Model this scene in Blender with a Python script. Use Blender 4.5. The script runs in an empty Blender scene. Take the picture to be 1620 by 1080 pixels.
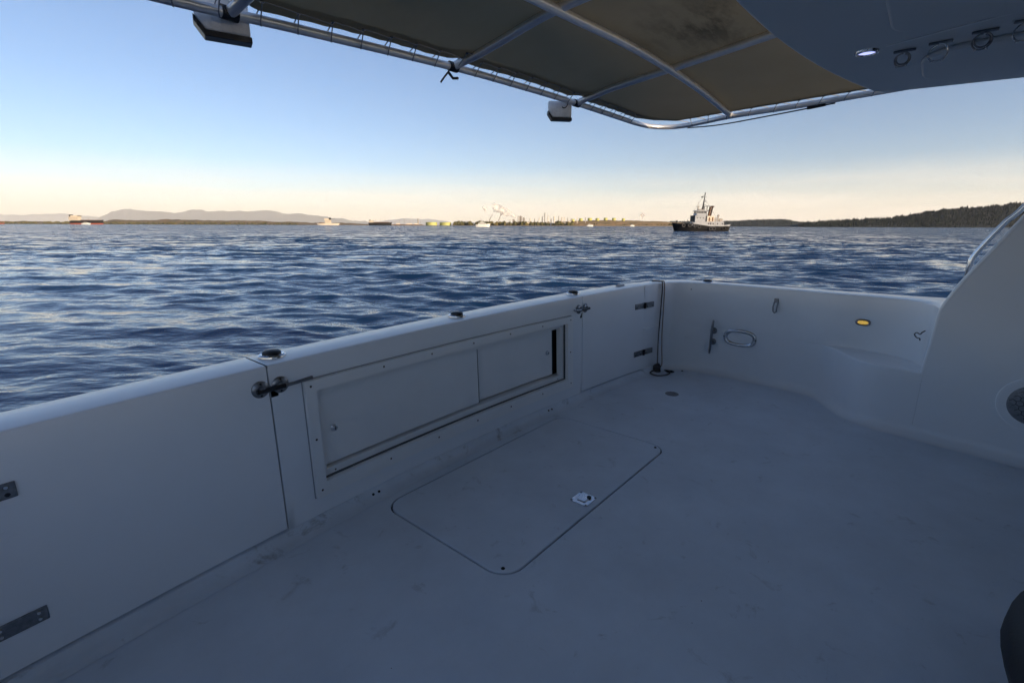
import bpy, bmesh, math, random
import numpy as np
from mathutils import Vector, Matrix, noise

R = math.radians
sc = bpy.context.scene
COL = sc.collection
random.seed(7)
RNG = np.random.default_rng(11)

# ------------------------------------------------------------------ camera
PITCH = 13.467
cam_d = bpy.data.cameras.new('camera')
cam_d.sensor_width = 36.0
cam_d.lens = 17.0
cam_d.clip_start = 0.05
cam_d.clip_end = 200000.0
cam = bpy.data.objects.new('camera', cam_d)
COL.objects.link(cam)
cam.matrix_world = (Matrix.Translation((0, 0, 1.3)) @ Matrix.Rotation(R(90 - PITCH), 4, 'X')
                    @ Matrix.Rotation(R(0.2), 4, 'Z'))
sc.camera = cam

# ------------------------------------------------------------------ sky, sun, exposure
SUN_AZ, SUN_EL = 131.0, 10.0            # degrees clockwise from the view direction, above the horizon
world = bpy.data.worlds.new('World')
sc.world = world
world.use_nodes = True
wn, wl = world.node_tree.nodes, world.node_tree.links
bg = wn['Background']
sky = wn.new('ShaderNodeTexSky')
sky.sky_type = 'NISHITA'
sky.sun_disc = False
sky.sun_elevation = R(SUN_EL)
sky.sun_rotation = R(SUN_AZ)
sky.altitude = 0.0
sky.air_density = 0.85
sky.dust_density = 0.3
sky.ozone_density = 3.0
tint = wn.new('ShaderNodeMix')
tint.data_type = 'RGBA'
tint.blend_type = 'MULTIPLY'
tint.inputs['Factor'].default_value = 1.0
tint.inputs['B'].default_value = (1.10, 0.905, 0.87, 1)
wl.new(sky.outputs['Color'], tint.inputs['A'])
# thin cream cloud streaks low over the horizon, all the way round
wtc = wn.new('ShaderNodeTexCoord')
wsep = wn.new('ShaderNodeSeparateXYZ')
wl.new(wtc.outputs['Generated'], wsep.inputs[0])
wmap = wn.new('ShaderNodeMapping')
wmap.inputs['Scale'].default_value = (2.2, 2.2, 26.0)
wl.new(wtc.outputs['Generated'], wmap.inputs['Vector'])
wnoi = wn.new('ShaderNodeTexNoise')
wnoi.inputs['Scale'].default_value = 1.6
wnoi.inputs['Detail'].default_value = 5.0
wnoi.inputs['Roughness'].default_value = 0.55
wl.new(wmap.outputs['Vector'], wnoi.inputs['Vector'])
wr = wn.new('ShaderNodeMapRange')
wr.inputs['From Min'].default_value = 0.30
wr.inputs['From Max'].default_value = 0.75
wr.inputs['To Min'].default_value = 0.22
wr.inputs['To Max'].default_value = 0.85
wl.new(wnoi.outputs['Fac'], wr.inputs['Value'])
wband = wn.new('ShaderNodeValToRGB')
cr = wband.color_ramp
cr.elements[0].position = 0.0
cr.elements[0].color = (1, 1, 1, 1)
cr.elements[1].position = 0.11
cr.elements[1].color = (0, 0, 0, 1)
e = cr.elements.new(0.05); e.color = (0.8, 0.8, 0.8, 1)
wl.new(wsep.outputs['Z'], wband.inputs['Fac'])
wfac = wn.new('ShaderNodeMath')
wfac.operation = 'MULTIPLY'
wl.new(wr.outputs['Result'], wfac.inputs[0])
wl.new(wband.outputs['Color'], wfac.inputs[1])
cloud = wn.new('ShaderNodeMix')
cloud.data_type = 'RGBA'
cloud.inputs['B'].default_value = (5.8, 5.1, 4.3, 1)
wl.new(wfac.outputs[0], cloud.inputs['Factor'])
wl.new(tint.outputs['Result'], cloud.inputs['A'])
wl.new(cloud.outputs['Result'], bg.inputs['Color'])
bg.inputs['Strength'].default_value = 0.15

sun_d = bpy.data.lights.new('sun', 'SUN')
sun_d.energy = 5.0
sun_d.angle = R(0.5)
sun_d.color = (1.0, 0.77, 0.50)
sun = bpy.data.objects.new('sun', sun_d)
COL.objects.link(sun)
sdir = Vector((math.sin(R(SUN_AZ)) * math.cos(R(SUN_EL)), math.cos(R(SUN_AZ)) * math.cos(R(SUN_EL)), math.sin(R(SUN_EL))))
sun.rotation_euler = (-sdir).to_track_quat('-Z', 'Y').to_euler()
sun.location = sdir * 50

sc.view_settings.view_transform = 'Standard'
sc.view_settings.look = 'None'
sc.view_settings.gamma = 1.0
sc.view_settings.use_curve_mapping = False
sc.view_settings.exposure = 0.55
try:
    sc.cycles.use_denoising = True
    sc.cycles.volume_bounces = 3
    sc.cycles.max_bounces = 6
    sc.cycles.diffuse_bounces = 4
    sc.cycles.glossy_bounces = 3
    sc.cycles.use_adaptive_sampling = True
    sc.cycles.adaptive_threshold = 0.03
    sc.cycles.adaptive_min_samples = 16
except Exception:
    pass

# ------------------------------------------------------------------ helpers
def tag(o, label=None, cat=None, group=None, kind=None):
    if label: o['label'] = label
    if cat: o['category'] = cat
    if group: o['group'] = group
    if kind: o['kind'] = kind
    return o


def empty(name, loc=(0, 0, 0), rz=0.0, label=None, cat=None, group=None):
    o = bpy.data.objects.new(name, None)
    o.empty_display_size = 0.2
    o.location = loc
    o.rotation_euler = (0, 0, rz)
    COL.objects.link(o)
    return tag(o, label, cat, group)


class MB:
    """collects geometry; build() links it as one mesh object"""
    def __init__(self):
        self.v, self.f = [], []

    def add(self, vs, fs):
        n = len(self.v)
        self.v += [tuple(map(float, p)) for p in vs]
        self.f += [tuple(i + n for i in f) for f in fs]
        return self

    def box(self, x0, x1, y0, y1, z0, z1):
        vs = [(x, y, z) for x in (x0, x1) for y in (y0, y1) for z in (z0, z1)]
        return self.add(vs, [(0, 1, 3, 2), (4, 6, 7, 5), (0, 4, 5, 1), (2, 3, 7, 6), (0, 2, 6, 4), (1, 5, 7, 3)])

    def grid(self, rows, close_u=False, close_v=False):
        nr, ncol = len(rows), len(rows[0])
        vs = [p for r in rows for p in r]
        fs = []
        for i in range(nr if close_v else nr - 1):
            for j in range(ncol if close_u else ncol - 1):
                a, b = i * ncol + j, i * ncol + (j + 1) % ncol
                c, d = ((i + 1) % nr) * ncol + (j + 1) % ncol, ((i + 1) % nr) * ncol + j
                fs.append((a, b, c, d))
        return self.add(vs, fs)

    def tube(self, pts, r, seg=10, caps=True):
        pts = [Vector(p) for p in pts]
        rs = r if isinstance(r, (list, tuple)) else [r] * len(pts)
        rows = []
        ref = None
        for i, p in enumerate(pts):
            d = (pts[min(i + 1, len(pts) - 1)] - pts[max(i - 1, 0)]).normalized()
            if ref is None:
                ref = Vector((0, 0, 1)) if abs(d.z) < 0.9 else Vector((1, 0, 0))
            u = d.cross(ref).normalized()
            w = u.cross(d).normalized()
            ref = w
            rows.append([tuple(p + (u * math.cos(2 * math.pi * k / seg) + w * math.sin(2 * math.pi * k / seg)) * rs[i]) for k in range(seg)])
        n0 = len(self.v)
        self.grid(rows, close_u=True)
        if caps:
            self.f.append(tuple(range(n0, n0 + seg))[::-1])
            e = n0 + (len(rows) - 1) * seg
            self.f.append(tuple(range(e, e + seg)))
        return self

    def lathe(self, prof, o=(0, 0, 0), ax=(0, 0, 1), seg=24, caps=True):
        """prof: list of (radius, height) along the axis"""
        ax = Vector(ax).normalized()
        ref = Vector((0, 0, 1)) if abs(ax.z) < 0.9 else Vector((1, 0, 0))
        u = ax.cross(ref).normalized()
        w = ax.cross(u).normalized()
        o = Vector(o)
        rows = [[tuple(o + ax * h + (u * math.cos(2 * math.pi * k / seg) + w * math.sin(2 * math.pi * k / seg)) * r) for k in range(seg)] for r, h in prof]
        n0 = len(self.v)
        self.grid(rows, close_u=True)
        if caps:
            self.f.append(tuple(range(n0, n0 + seg))[::-1])
            e = n0 + (len(rows) - 1) * seg
            self.f.append(tuple(range(e, e + seg)))
        return self

    def prism(self, poly, fa, fb):
        """poly: 2D points; fa, fb map a 2D point to the near and the far face"""
        n = len(poly)
        vs = [fa(*p) for p in poly] + [fb(*p) for p in poly]
        fs = [tuple(range(n))[::-1], tuple(range(n, 2 * n))]
        fs += [(i, (i + 1) % n, n + (i + 1) % n, n + i) for i in range(n)]
        return self.add(vs, fs)

    def build(self, name, mat, parent=None, smooth=False, bevel=0.0, bseg=2, weld=True, angle=40):
        me = bpy.data.meshes.new(name)
        me.from_pydata(self.v, [], self.f)
        bm = bmesh.new()
        bm.from_mesh(me)
        if weld:
            bmesh.ops.remove_doubles(bm, verts=bm.verts, dist=1e-5)
            bmesh.ops.recalc_face_normals(bm, faces=bm.faces)
        bm.to_mesh(me)
        bm.free()
        me.materials.append(mat)
        if smooth:
            me.polygons.foreach_set('use_smooth', [True] * len(me.polygons))
            try:
                me.set_sharp_from_angle(angle=R(angle))
            except Exception:
                pass
        o = bpy.data.objects.new(name, me)
        COL.objects.link(o)
        if parent: o.parent = parent
        if bevel > 0:
            m = o.modifiers.new('bevel', 'BEVEL')
            m.width = bevel
            m.segments = bseg
            m.limit_method = 'ANGLE'
            m.angle_limit = R(35)
            m.harden_normals = False
        return o


def copy_tree(o, parent=None):
    c = o.copy()
    COL.objects.link(c)
    c.parent = parent
    for ch in list(o.children):
        copy_tree(ch, c)
    return c


# ------------------------------------------------------------------ materials
def new_mat(name):
    m = bpy.data.materials.new(name)
    m.use_nodes = True
    return m, m.node_tree.nodes, m.node_tree.links, m.node_tree.nodes['Principled BSDF']


def pmat(name, col, rough=0.5, metal=0.0, var=0.0, vscale=5.0, bump=0.0, bscale=40.0, col2=None, coat=0.0, detail=6.0, spec=None):
    m, n, l, b = new_mat(name)
    b.inputs['Base Color'].default_value = (*col, 1)
    b.inputs['Roughness'].default_value = rough
    b.inputs['Metallic'].default_value = metal
    if spec is not None: b.inputs['Specular IOR Level'].default_value = spec
    if coat:
        b.inputs['Coat Weight'].default_value = coat
        b.inputs['Coat Roughness'].default_value = 0.1
    tc = n.new('ShaderNodeTexCoord')
    if var > 0 or col2:
        t = n.new('ShaderNodeTexNoise')
        t.inputs['Scale'].default_value = vscale
        t.inputs['Detail'].default_value = detail
        t.inputs['Roughness'].default_value = 0.6
        l.new(tc.outputs['Object'], t.inputs['Vector'])
        r = n.new('ShaderNodeValToRGB')
        c2 = col2 or tuple(c * (1 - var) for c in col)
        r.color_ramp.elements[0].position = 0.35
        r.color_ramp.elements[1].position = 0.68
        r.color_ramp.elements[0].color = (*c2, 1)
        r.color_ramp.elements[1].color = (*col, 1)
        l.new(t.outputs['Fac'], r.inputs['Fac'])
        l.new(r.outputs['Color'], b.inputs['Base Color'])
    if bump > 0:
        t = n.new('ShaderNodeTexNoise')
        t.inputs['Scale'].default_value = bscale
        t.inputs['Detail'].default_value = 4
        l.new(tc.outputs['Object'], t.inputs['Vector'])
        bp = n.new('ShaderNodeBump')
        bp.inputs['Strength'].default_value = 0.6
        bp.inputs['Distance'].default_value = bump
        l.new(t.outputs['Fac'], bp.inputs['Height'])
        l.new(bp.outputs['Normal'], b.inputs['Normal'])
    return m


M = {}

# ------------------------------------------------------------------ water
WATER_Z = -0.8


def water_material():
    m, n, l, b = new_mat('sea_water')
    b.inputs['Base Color'].default_value = (0.006, 0.030, 0.085, 1)
    b.inputs['Roughness'].default_value = 0.06
    b.inputs['IOR'].default_value = 1.333
    tc = n.new('ShaderNodeTexCoord')
    mp = n.new('ShaderNodeMapping')
    mp.inputs['Scale'].default_value = (0.42, 1.0, 1.0)
    mp.inputs['Rotation'].default_value = (0, 0, R(12))
    l.new(tc.outputs['Object'], mp.inputs['Vector'])
    geo = n.new('ShaderNodeNewGeometry')
    acc = None
    # ripples finer than the sheet's own waves take over with distance from the boat
    ln = n.new('ShaderNodeVectorMath'); ln.operation = 'LENGTH'
    l.new(geo.outputs['Position'], ln.inputs[0])
    fade = n.new('ShaderNodeMapRange')
    fade.inputs['From Min'].default_value = 6.0
    fade.inputs['From Max'].default_value = 70.0
    fade.inputs['To Min'].default_value = 0.12
    l.new(ln.outputs['Value'], fade.inputs['Value'])
    for scale, amp, det in ((3.0, 1.2, 2.0), (0.9, 2.0, 3.0), (0.16, 1.0, 3.0)):
        t = n.new('ShaderNodeTexNoise')
        t.inputs['Scale'].default_value = scale
        t.inputs['Detail'].default_value = det
        t.inputs['Roughness'].default_value = 0.6
        t.inputs['Distortion'].default_value = 0.4
        l.new(mp.outputs['Vector'], t.inputs['Vector'])
        sub = n.new('ShaderNodeVectorMath'); sub.operation = 'SUBTRACT'
        sub.inputs[1].default_value = (0.5, 0.5, 0.5)
        l.new(t.outputs['Color'], sub.inputs[0])
        mul = n.new('ShaderNodeVectorMath'); mul.operation = 'MULTIPLY'
        mul.inputs[1].default_value = (amp * 0.7, amp, 0)
        l.new(sub.outputs[0], mul.inputs[0])
        sca = n.new('ShaderNodeVectorMath'); sca.operation = 'SCALE'
        l.new(mul.outputs[0], sca.inputs[0]); l.new(fade.outputs['Result'], sca.inputs['Scale'])
        mul = sca
        add = n.new('ShaderNodeVectorMath'); add.operation = 'ADD'
        l.new(mul.outputs[0], add.inputs[0])
        l.new(acc.outputs[0] if acc else geo.outputs['Normal'], add.inputs[1])
        acc = add
    # added one-way tilt of the wave normals with distance, to darken far water
    bk = n.new('ShaderNodeCombineXYZ')
    bk.inputs[0].default_value, bk.inputs[1].default_value = 0.12, 0.99
    lean = n.new('ShaderNodeVectorMath'); lean.operation = 'SCALE'
    l.new(bk.outputs[0], lean.inputs[0])
    lf = n.new('ShaderNodeMath'); lf.operation = 'MULTIPLY'; lf.inputs[1].default_value = -0.17
    l.new(fade.outputs['Result'], lf.inputs[0]); l.new(lf.outputs[0], lean.inputs['Scale'])
    ad2 = n.new('ShaderNodeVectorMath'); ad2.operation = 'ADD'
    l.new(acc.outputs[0], ad2.inputs[0]); l.new(lean.outputs[0], ad2.inputs[1])
    acc = ad2
    nm = n.new('ShaderNodeVectorMath'); nm.operation = 'NORMALIZE'
    l.new(acc.outputs[0], nm.inputs[0])
    t = n.new('ShaderNodeTexNoise')
    t.inputs['Scale'].default_value = 7.0
    t.inputs['Detail'].default_value = 2.0
    l.new(mp.outputs['Vector'], t.inputs['Vector'])
    bp = n.new('ShaderNodeBump')
    bp.inputs['Strength'].default_value = 0.8
    bp.inputs['Distance'].default_value = 0.025
    l.new(t.outputs['Fac'], bp.inputs['Height'])
    l.new(nm.outputs[0], bp.inputs['Normal'])
    l.new(bp.outputs['Normal'], b.inputs['Normal'])
    return m


def make_water():
    # polar sheet centred under the boat: fine over the open water ahead, coarse behind the cabin
    az = np.concatenate([np.linspace(-62, 62, 700), np.linspace(62, 298, 60)[1:-1]])
    rad = np.concatenate([[0.0], np.geomspace(1.2, 420, 900), np.geomspace(440, 15000, 40)])
    A, RR = np.meshgrid(np.radians(az), rad)
    X, Y = RR * np.sin(A), RR * np.cos(A)
    Z = np.zeros_like(X)
    DX = np.zeros_like(X); DY = np.zeros_like(X)
    cell = RR * 0.0066
    comps = []
    for lam in np.geomspace(0.14, 3.6, 74):
        th = R(10) + RNG.normal(0, R(26))
        k = 2 * math.pi / lam
        slope = 0.041 * min(1, (lam / 0.45) ** 0.5) * min(1, (1.2 / lam) ** 0.6)
        comps.append((lam, th, k, slope / k, RNG.uniform(0, 6.28)))
    patch = 0.85 + 0.35 * np.sin(X * 0.11 + 1.3 * np.sin(Y * 0.07)) * np.sin(Y * 0.09 + 0.8 + 0.9 * np.sin(X * 0.05))
    calm = 1 - 0.45 * np.exp(-(((X + 9) / 10) ** 2 + ((Y - 7) / 8) ** 2))
    for lam, th, k, a, ph in comps:
        w = np.clip((lam / cell - 2.5) / 3.5, 0, 1)
        if lam < 4: w = w * patch * calm
        arg = k * (X * math.sin(th) + Y * math.cos(th)) + ph
        Z += w * a * np.cos(arg)
        DX -= w * a * math.sin(th) * np.sin(arg) * 0.55
        DY -= w * a * math.cos(th) * np.sin(arg) * 0.55
    V = np.stack([X + DX, Y + DY, Z + WATER_Z], -1).reshape(-1, 3)
    nr, nc = X.shape
    i = np.arange(nr - 1)[:, None] * nc
    j = np.arange(nc)[None, :]
    j2 = (j + 1) % nc
    F = np.stack([i + j, i + j2, i + nc + j2, i + nc + j], -1).reshape(-1, 4)
    me = bpy.data.meshes.new('sea')
    me.vertices.add(len(V))
    me.vertices.foreach_set('co', V.ravel().astype(np.float32))
    me.loops.add(F.size)
    me.loops.foreach_set('vertex_index', F[:, ::-1].ravel().astype(np.int32))
    me.polygons.add(len(F))
    me.polygons.foreach_set('loop_start', np.arange(0, F.size, 4, dtype=np.int32))
    me.polygons.foreach_set('loop_total', np.full(len(F), 4, dtype=np.int32))
    me.polygons.foreach_set('use_smooth', np.ones(len(F), dtype=bool))
    me.update(calc_edges=True)
    me.materials.append(water_material())
    o = bpy.data.objects.new('sea', me)
    COL.objects.link(o)
    tag(o, 'dark blue choppy sea reaching to the far shore', kind='structure')


make_water()

# ------------------------------------------------------------------ far land
TP = math.tan(R(PITCH))
CP, SP = math.cos(R(PITCH)), math.sin(R(PITCH))


def far(u, Y):
    """world x of something at distance Y that stands at column u of the horizon"""
    b = math.tan(R(PITCH))
    return (u - 810.0) / 765.0 / (CP + b * SP) * Y


def fh(px, Y):
    """height in metres of px pixels at distance Y"""
    return px * Y / 809.0
def ridge(name, label, Y, prof, depth, mat, rough=0.0, steps=4, du=2.0, seed=0.0):
    """a hill line: prof lists (column, height in px); returns object and a surface sampler"""
    us = np.arange(prof[0][0], prof[-1][0] + 0.1, du)
    hs = np.interp(us, [p[0] for p in prof], [p[1] for p in prof])
    rows = []
    for q in range(steps + 1):
        s = q / steps
        row = []
        for u, h in zip(us, hs):
            e = noise.fractal(Vector((u * 0.06 + seed, s * 1.7, Y * 0.01)), 1.0, 2.0, 5) * rough
            yy = Y + depth * s
            hh = fh(max(h + e, 0.15), yy)
            z = WATER_Z - 4 + (hh + 4) * math.sin(s * math.pi / 2) ** 0.9
            row.append((far(u, yy), yy, z))
        rows.append(row)
    back = [(x, y + depth * 0.6, WATER_Z - 4) for x, y, z in rows[-1]]
    rows.append(back)
    o = MB().grid(rows).build(name, mat, smooth=True, angle=80)
    return tag(o, label, kind='structure'), rows


def land_mat(name, c1, c2, scale):
    return pmat(name, c1, 0.95, vscale=scale, col2=c2, detail=8)


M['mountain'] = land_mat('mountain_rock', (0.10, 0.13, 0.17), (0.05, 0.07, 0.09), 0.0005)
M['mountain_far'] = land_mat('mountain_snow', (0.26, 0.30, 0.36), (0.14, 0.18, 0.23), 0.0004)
M['shore_wood'] = land_mat('shore_wood', (0.36, 0.22, 0.09), (0.10, 0.085, 0.035), 0.012)
M['beach'] = land_mat('beach_sand', (0.50, 0.38, 0.26), (0.36, 0.27, 0.18), 0.02)
M['dry_slope'] = land_mat('dry_slope', (0.55, 0.32, 0.13), (0.22, 0.16, 0.055), 0.018)
M['dark_wood'] = land_mat('dark_wood', (0.018, 0.030, 0.028), (0.010, 0.018, 0.018), 0.01)
M['conifer'] = pmat('conifer_needles', (0.015, 0.027, 0.027), 0.9, col2=(0.007, 0.014, 0.015), vscale=0.02)
M['leafy'] = pmat('shore_foliage', (0.15, 0.115, 0.035), 0.9, col2=(0.04, 0.05, 0.02), vscale=0.03)

ridge('mountains', 'tall hazy mountain range behind the left shore', 50000,
      [(150, 4), (163, 12), (180, 20), (210, 25), (235, 21), (262, 19), (280, 18), (305, 24), (330, 21), (362, 22), (385, 21), (405, 22), (430, 22.5), (448, 18),
       (470, 17), (500, 15), (530, 11), (555, 8), (575, 5), (600, 3)], 6000, M['mountain'], 2.2, du=1.5)
ridge('mountains', 'faint low mountain range left of the tall one', 60000,
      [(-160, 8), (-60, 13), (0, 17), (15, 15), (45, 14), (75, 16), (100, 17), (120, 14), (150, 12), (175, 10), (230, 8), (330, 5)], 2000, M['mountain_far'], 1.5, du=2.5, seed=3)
ridge('mountains', 'faint small mountains behind the storage tanks', 55000,
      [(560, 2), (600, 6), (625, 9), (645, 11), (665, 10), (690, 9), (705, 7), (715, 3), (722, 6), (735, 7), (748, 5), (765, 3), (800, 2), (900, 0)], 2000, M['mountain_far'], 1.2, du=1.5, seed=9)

ridge('shore_land', 'low wooded golden shore below the mountains', 4600,
      [(-200, 4), (0, 4), (55, 4.5), (110, 3), (150, 3.5), (168, 5), (182, 8), (215, 7), (250, 6.5), (262, 8.5), (330, 7), (400, 6), (440, 5.2), (500, 4), (560, 3), (590, 2), (640, 1.5)],
      500, M['shore_wood'], 1.3, du=1.0, seed=1)
ridge('refinery_land', 'flat refinery shore with a dry brown slope on its right', 2600,
      [(560, 0.6), (600, 0.9), (700, 1.3), (780, 1.8), (850, 3), (880, 5), (900, 7.5), (930, 9), (960, 9.6), (1000, 8.8), (1040, 8), (1075, 6), (1100, 2)],
      420, M['dry_slope'], 0.8, du=1.0, seed=2)
ridge('beach', 'pale sand beach along the refinery shore', 2540,
      [(560, 0.3), (740, 0.5), (860, 0.7), (1000, 0.8), (1060, 0.9), (1120, 0.5)], 60, M['beach'], 0.15, du=4)
low_hill, low_rows = ridge('hill', 'low dark wooded hill behind the tugboat', 3100,
      [(1035, 4), (1060, 7), (1090, 8), (1140, 7.5), (1160, 8.5), (1185, 10.5), (1215, 11.5), (1235, 11.5), (1250, 9.5), (1262, 7), (1290, 6.5), (1330, 5), (1400, 3)],
      500, M['dark_wood'], 0.7, du=1.5, seed=4)
big_hill, big_rows = ridge('hill', 'long dark forested hill rising to the right edge', 1900,
      [(1262, 1), (1275, 5), (1300, 7), (1325, 9), (1345, 10), (1368, 12), (1385, 11.5), (1410, 14), (1440, 19), (1465, 23), (1490, 27), (1510, 28.5), (1535, 30),
       (1560, 33), (1590, 36.5), (1620, 38), (1680, 42), (1760, 46), (1860, 40), (2000, 20)], 620, M['dark_wood'], 2.0, du=2.0, seed=6)


def forest(name, label, rows, n, h0, h1, mat, umin=None, front=0.0):
    """thousands of small conifers on a hill: one mass"""
    nr, nc = len(rows) - 1, len(rows[0])
    vs, fs = [], []
    rnd = random.Random(5)
    for _ in range(n):
        a = rnd.uniform(front, nr - 1.001)
        b = rnd.uniform(0, nc - 1.001)
        i, j = int(a), int(b)
        fa, fb = a - i, b - j
        P = [Vector(rows[i + di][j + dj]) for di, dj in ((0, 0), (0, 1), (1, 0), (1, 1))]
        p = (P[0] * (1 - fb) + P[1] * fb) * (1 - fa) + (P[2] * (1 - fb) + P[3] * fb) * fa
        if p.z < WATER_Z + 1: continue
        h = rnd.uniform(h0, h1) * (0.7 + 0.6 * rnd.random() ** 2)
        r = h * rnd.uniform(0.17, 0.30)
        k0 = len(vs)
        seg = 5
        for lev, (zz, rr) in enumerate(((0.0, 1.0), (0.45, 0.62))):
            for k in range(seg):
                an = 2 * math.pi * (k + 0.5 * lev) / seg + rnd.random() * 0.5
                q = rr * r * rnd.uniform(0.75, 1.2)
                vs.append((p.x + q * math.cos(an), p.y + q * math.sin(an), p.z - 1 + h * zz))
        vs.append((p.x + rnd.uniform(-.1, .1) * r, p.y, p.z - 1 + h))
        for k in range(seg):
            fs.append((k0 + k, k0 + (k + 1) % seg, k0 + seg + (k + 1) % seg, k0 + seg + k))
            fs.append((k0 + seg + k, k0 + seg + (k + 1) % seg, k0 + 2 * seg))
    o = MB().add(vs, fs).build(name, mat, weld=False)
    return tag(o, label, kind='stuff')


forest('forest', 'dense dark conifers covering the long right hill', big_rows, 9000, 7, 15, M['conifer'])
forest('forest', 'dark trees covering the low hill behind the tugboat', low_rows, 2500, 6, 12, M['conifer'])


def tree_belt(name, label, Y, u0, u1, n, hpx, mat, depth=120, clump=0.5):
    vs, fs = [], []
    rnd = random.Random(int(u0))
    for _ in range(n):
        u = rnd.uniform(u0, u1)
        c = 0.5 + 0.5 * noise.noise(Vector((u * 0.09, 3.1, 0)))
        if rnd.random() > 0.35 + c: continue
        y = Y + rnd.uniform(0, depth)
        h = fh(rnd.uniform(0.35, 1.0) * hpx * (0.55 + 0.6 * c), Y)
        x = far(u, y)
        tall = rnd.random() < clump
        r = h * (0.16 if tall else 0.45)
        k0 = len(vs)
        levels = ((0.0, .5), (0.15, 1.0), (0.5, .75 if not tall else .6), (0.8, .45 if not tall else .3))
        for zz, rr in levels:
            for k in range(6):
                an = 2 * math.pi * k / 6 + rnd.random()
                q = rr * r * rnd.uniform(0.7, 1.25)
                vs.append((x + q * math.cos(an), y + q * math.sin(an), WATER_Z + 1.5 + h * zz * rnd.uniform(.95, 1.05)))
        vs.append((x, y, WATER_Z + 1.5 + h))
        for L in range(3):
            for k in range(6):
                fs.append((k0 + L * 6 + k, k0 + L * 6 + (k + 1) % 6, k0 + L * 6 + 6 + (k + 1) % 6, k0 + L * 6 + 6 + k))
        for k in range(6):
            fs.append((k0 + 18 + k, k0 + 18 + (k + 1) % 6, k0 + 24))
    o = MB().add(vs, fs).build(name, mat, weld=False)
    return tag(o, label, kind='stuff')


tree_belt('shore_trees', 'row of dark trees along the refinery shore', 2620, 718, 905, 620, 9.0, M['leafy'])
tree_belt('shore_trees', 'bushes and trees scattered over the dry brown slope', 2680, 880, 1075, 260, 5.0, M['leafy'], clump=0.1)
tree_belt('shore_trees', 'thin tree line along the low left shore', 4560, -60, 470, 700, 5.5, M['leafy'], 90, 0.1)

# ------------------------------------------------------------------ refinery
M['tank_green'] = pmat('tank_green_paint', (0.50, 0.50, 0.16), 0.6, var=0.15, vscale=0.05)
M['white_paint'] = pmat('white_paint', (0.78, 0.77, 0.74), 0.5, var=0.08, vscale=0.3)
M['cream_paint'] = pmat('cream_paint', (0.80, 0.70, 0.56), 0.5, var=0.1, vscale=0.1)
M['rust'] = pmat('rust_brown_steel', (0.22, 0.11, 0.06), 0.8, col2=(0.12, 0.07, 0.045), vscale=0.1)
M['steel'] = pmat('grey_steel', (0.42, 0.38, 0.34), 0.6, var=0.2, vscale=0.1)
M['hull_black'] = pmat('black_hull_paint', (0.008, 0.009, 0.012), 0.6, col2=(0.016, 0.016, 0.018), vscale=0.6, spec=0.25)
M['hull_red'] = pmat('red_boot_paint', (0.42, 0.10, 0.05), 0.6, var=0.2, vscale=0.2)
M['tug_white'] = pmat('tug_white_paint', (0.50, 0.52, 0.56), 0.5, col2=(0.34, 0.36, 0.40), vscale=0.9)
M['dark_glass'] = pmat('dark_glass', (0.015, 0.018, 0.022), 0.08)
M['tyre'] = pmat('worn_tyre', (0.07, 0.07, 0.075), 0.8)
M['rubber'] = pmat('black_rubber', (0.02, 0.02, 0.022), 0.75, bump=0.002, bscale=60)
M['green_paint'] = pmat('pale_green_paint', (0.42, 0.55, 0.20), 0.5, var=0.1)


ORD = ['first', 'second', 'third', 'fourth', 'fifth', 'sixth', 'seventh', 'eighth', 'ninth', 'tenth', 'eleventh', 'twelfth', 'thirteenth', 'fourteenth', 'fifteenth']


def storage_tank(u, Y, wpx, hpx, zpx, label, group=None):
    x, r, h = far(u, Y), wpx / 2 * Y / 787, fh(hpx, Y)
    t = empty('storage_tank', (x, Y, WATER_Z + fh(zpx, Y)), 0, label, 'storage tank', group)
    MB().lathe([(r, -4), (r, h)], seg=28).build('shell', M['tank_green'], t, smooth=True)
    MB().lathe([(r * 1.02, h - .02 * h), (r * 1.02, h * 1.04), (r * 0.5, h * 1.10), (0.05, h * 1.13)], seg=28).build('roof', M['green_paint'], t, smooth=True)
    return t


storage_tank(682, 2650, 18, 4.2, 1.0, 'left of the two wide yellow-green storage tanks on the flat shore')
storage_tank(704, 2650, 18, 4.0, 1.0, 'right of the two wide yellow-green storage tanks on the flat shore')
for q, (u, w, z) in enumerate(((905, 6, 8.0), (918, 6, 9.2), (932, 7, 9.8), (944, 6, 9.6), (957, 6, 10.2), (970, 6, 10.0), (985, 5, 9.4))):
    storage_tank(u, 2900, w, 2.8, z, 'small pale tank on the refinery slope crest, %s from the left' % ORD[q], 'tanks on the refinery slope')


def tower(u, Y, wpx, hpx, label, mat, kind='column', group=None):
    x, r, h = far(u, Y), wpx / 2 * Y / 787, fh(hpx, Y)
    t = empty('refinery_tower', (x, Y, WATER_Z + fh(1.2, Y)), 0, label, 'tower', group)
    if kind == 'column':
        MB().lathe([(r * 1.15, -3), (r * 1.15, h * 0.1), (r, h * 0.12), (r, h * 0.92), (r * 0.6, h), (0.1, h)], seg=12).build('column', mat, t, smooth=True)
        for k in (0.35, 0.62, 0.88):
            MB().lathe([(r * 1.5, h * k), (r * 1.5, h * k + 1.0)], seg=12).build('platform', M['steel'], t)
    else:
        mb = MB()
        for sx in (-1, 1):
            for sy in (-1, 1):
                mb.tube([(sx * r, sy * r, -3), (sx * r, sy * r, h)], r * 0.13, 6)
        mb.build('post_frame', mat, t)
        for k in range(5):
            MB().box(-r * 1.1, r * 1.1, -r * 1.1, r * 1.1, h * (0.15 + 0.2 * k), h * (0.15 + 0.2 * k) + h * 0.035).build('deck', mat, t)
        MB().lathe([(r * .55, 0), (r * .55, h * 1.02), (r * .3, h * 1.08)], seg=10).build('vessel', M['steel'], t, smooth=True)
    return t


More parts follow.
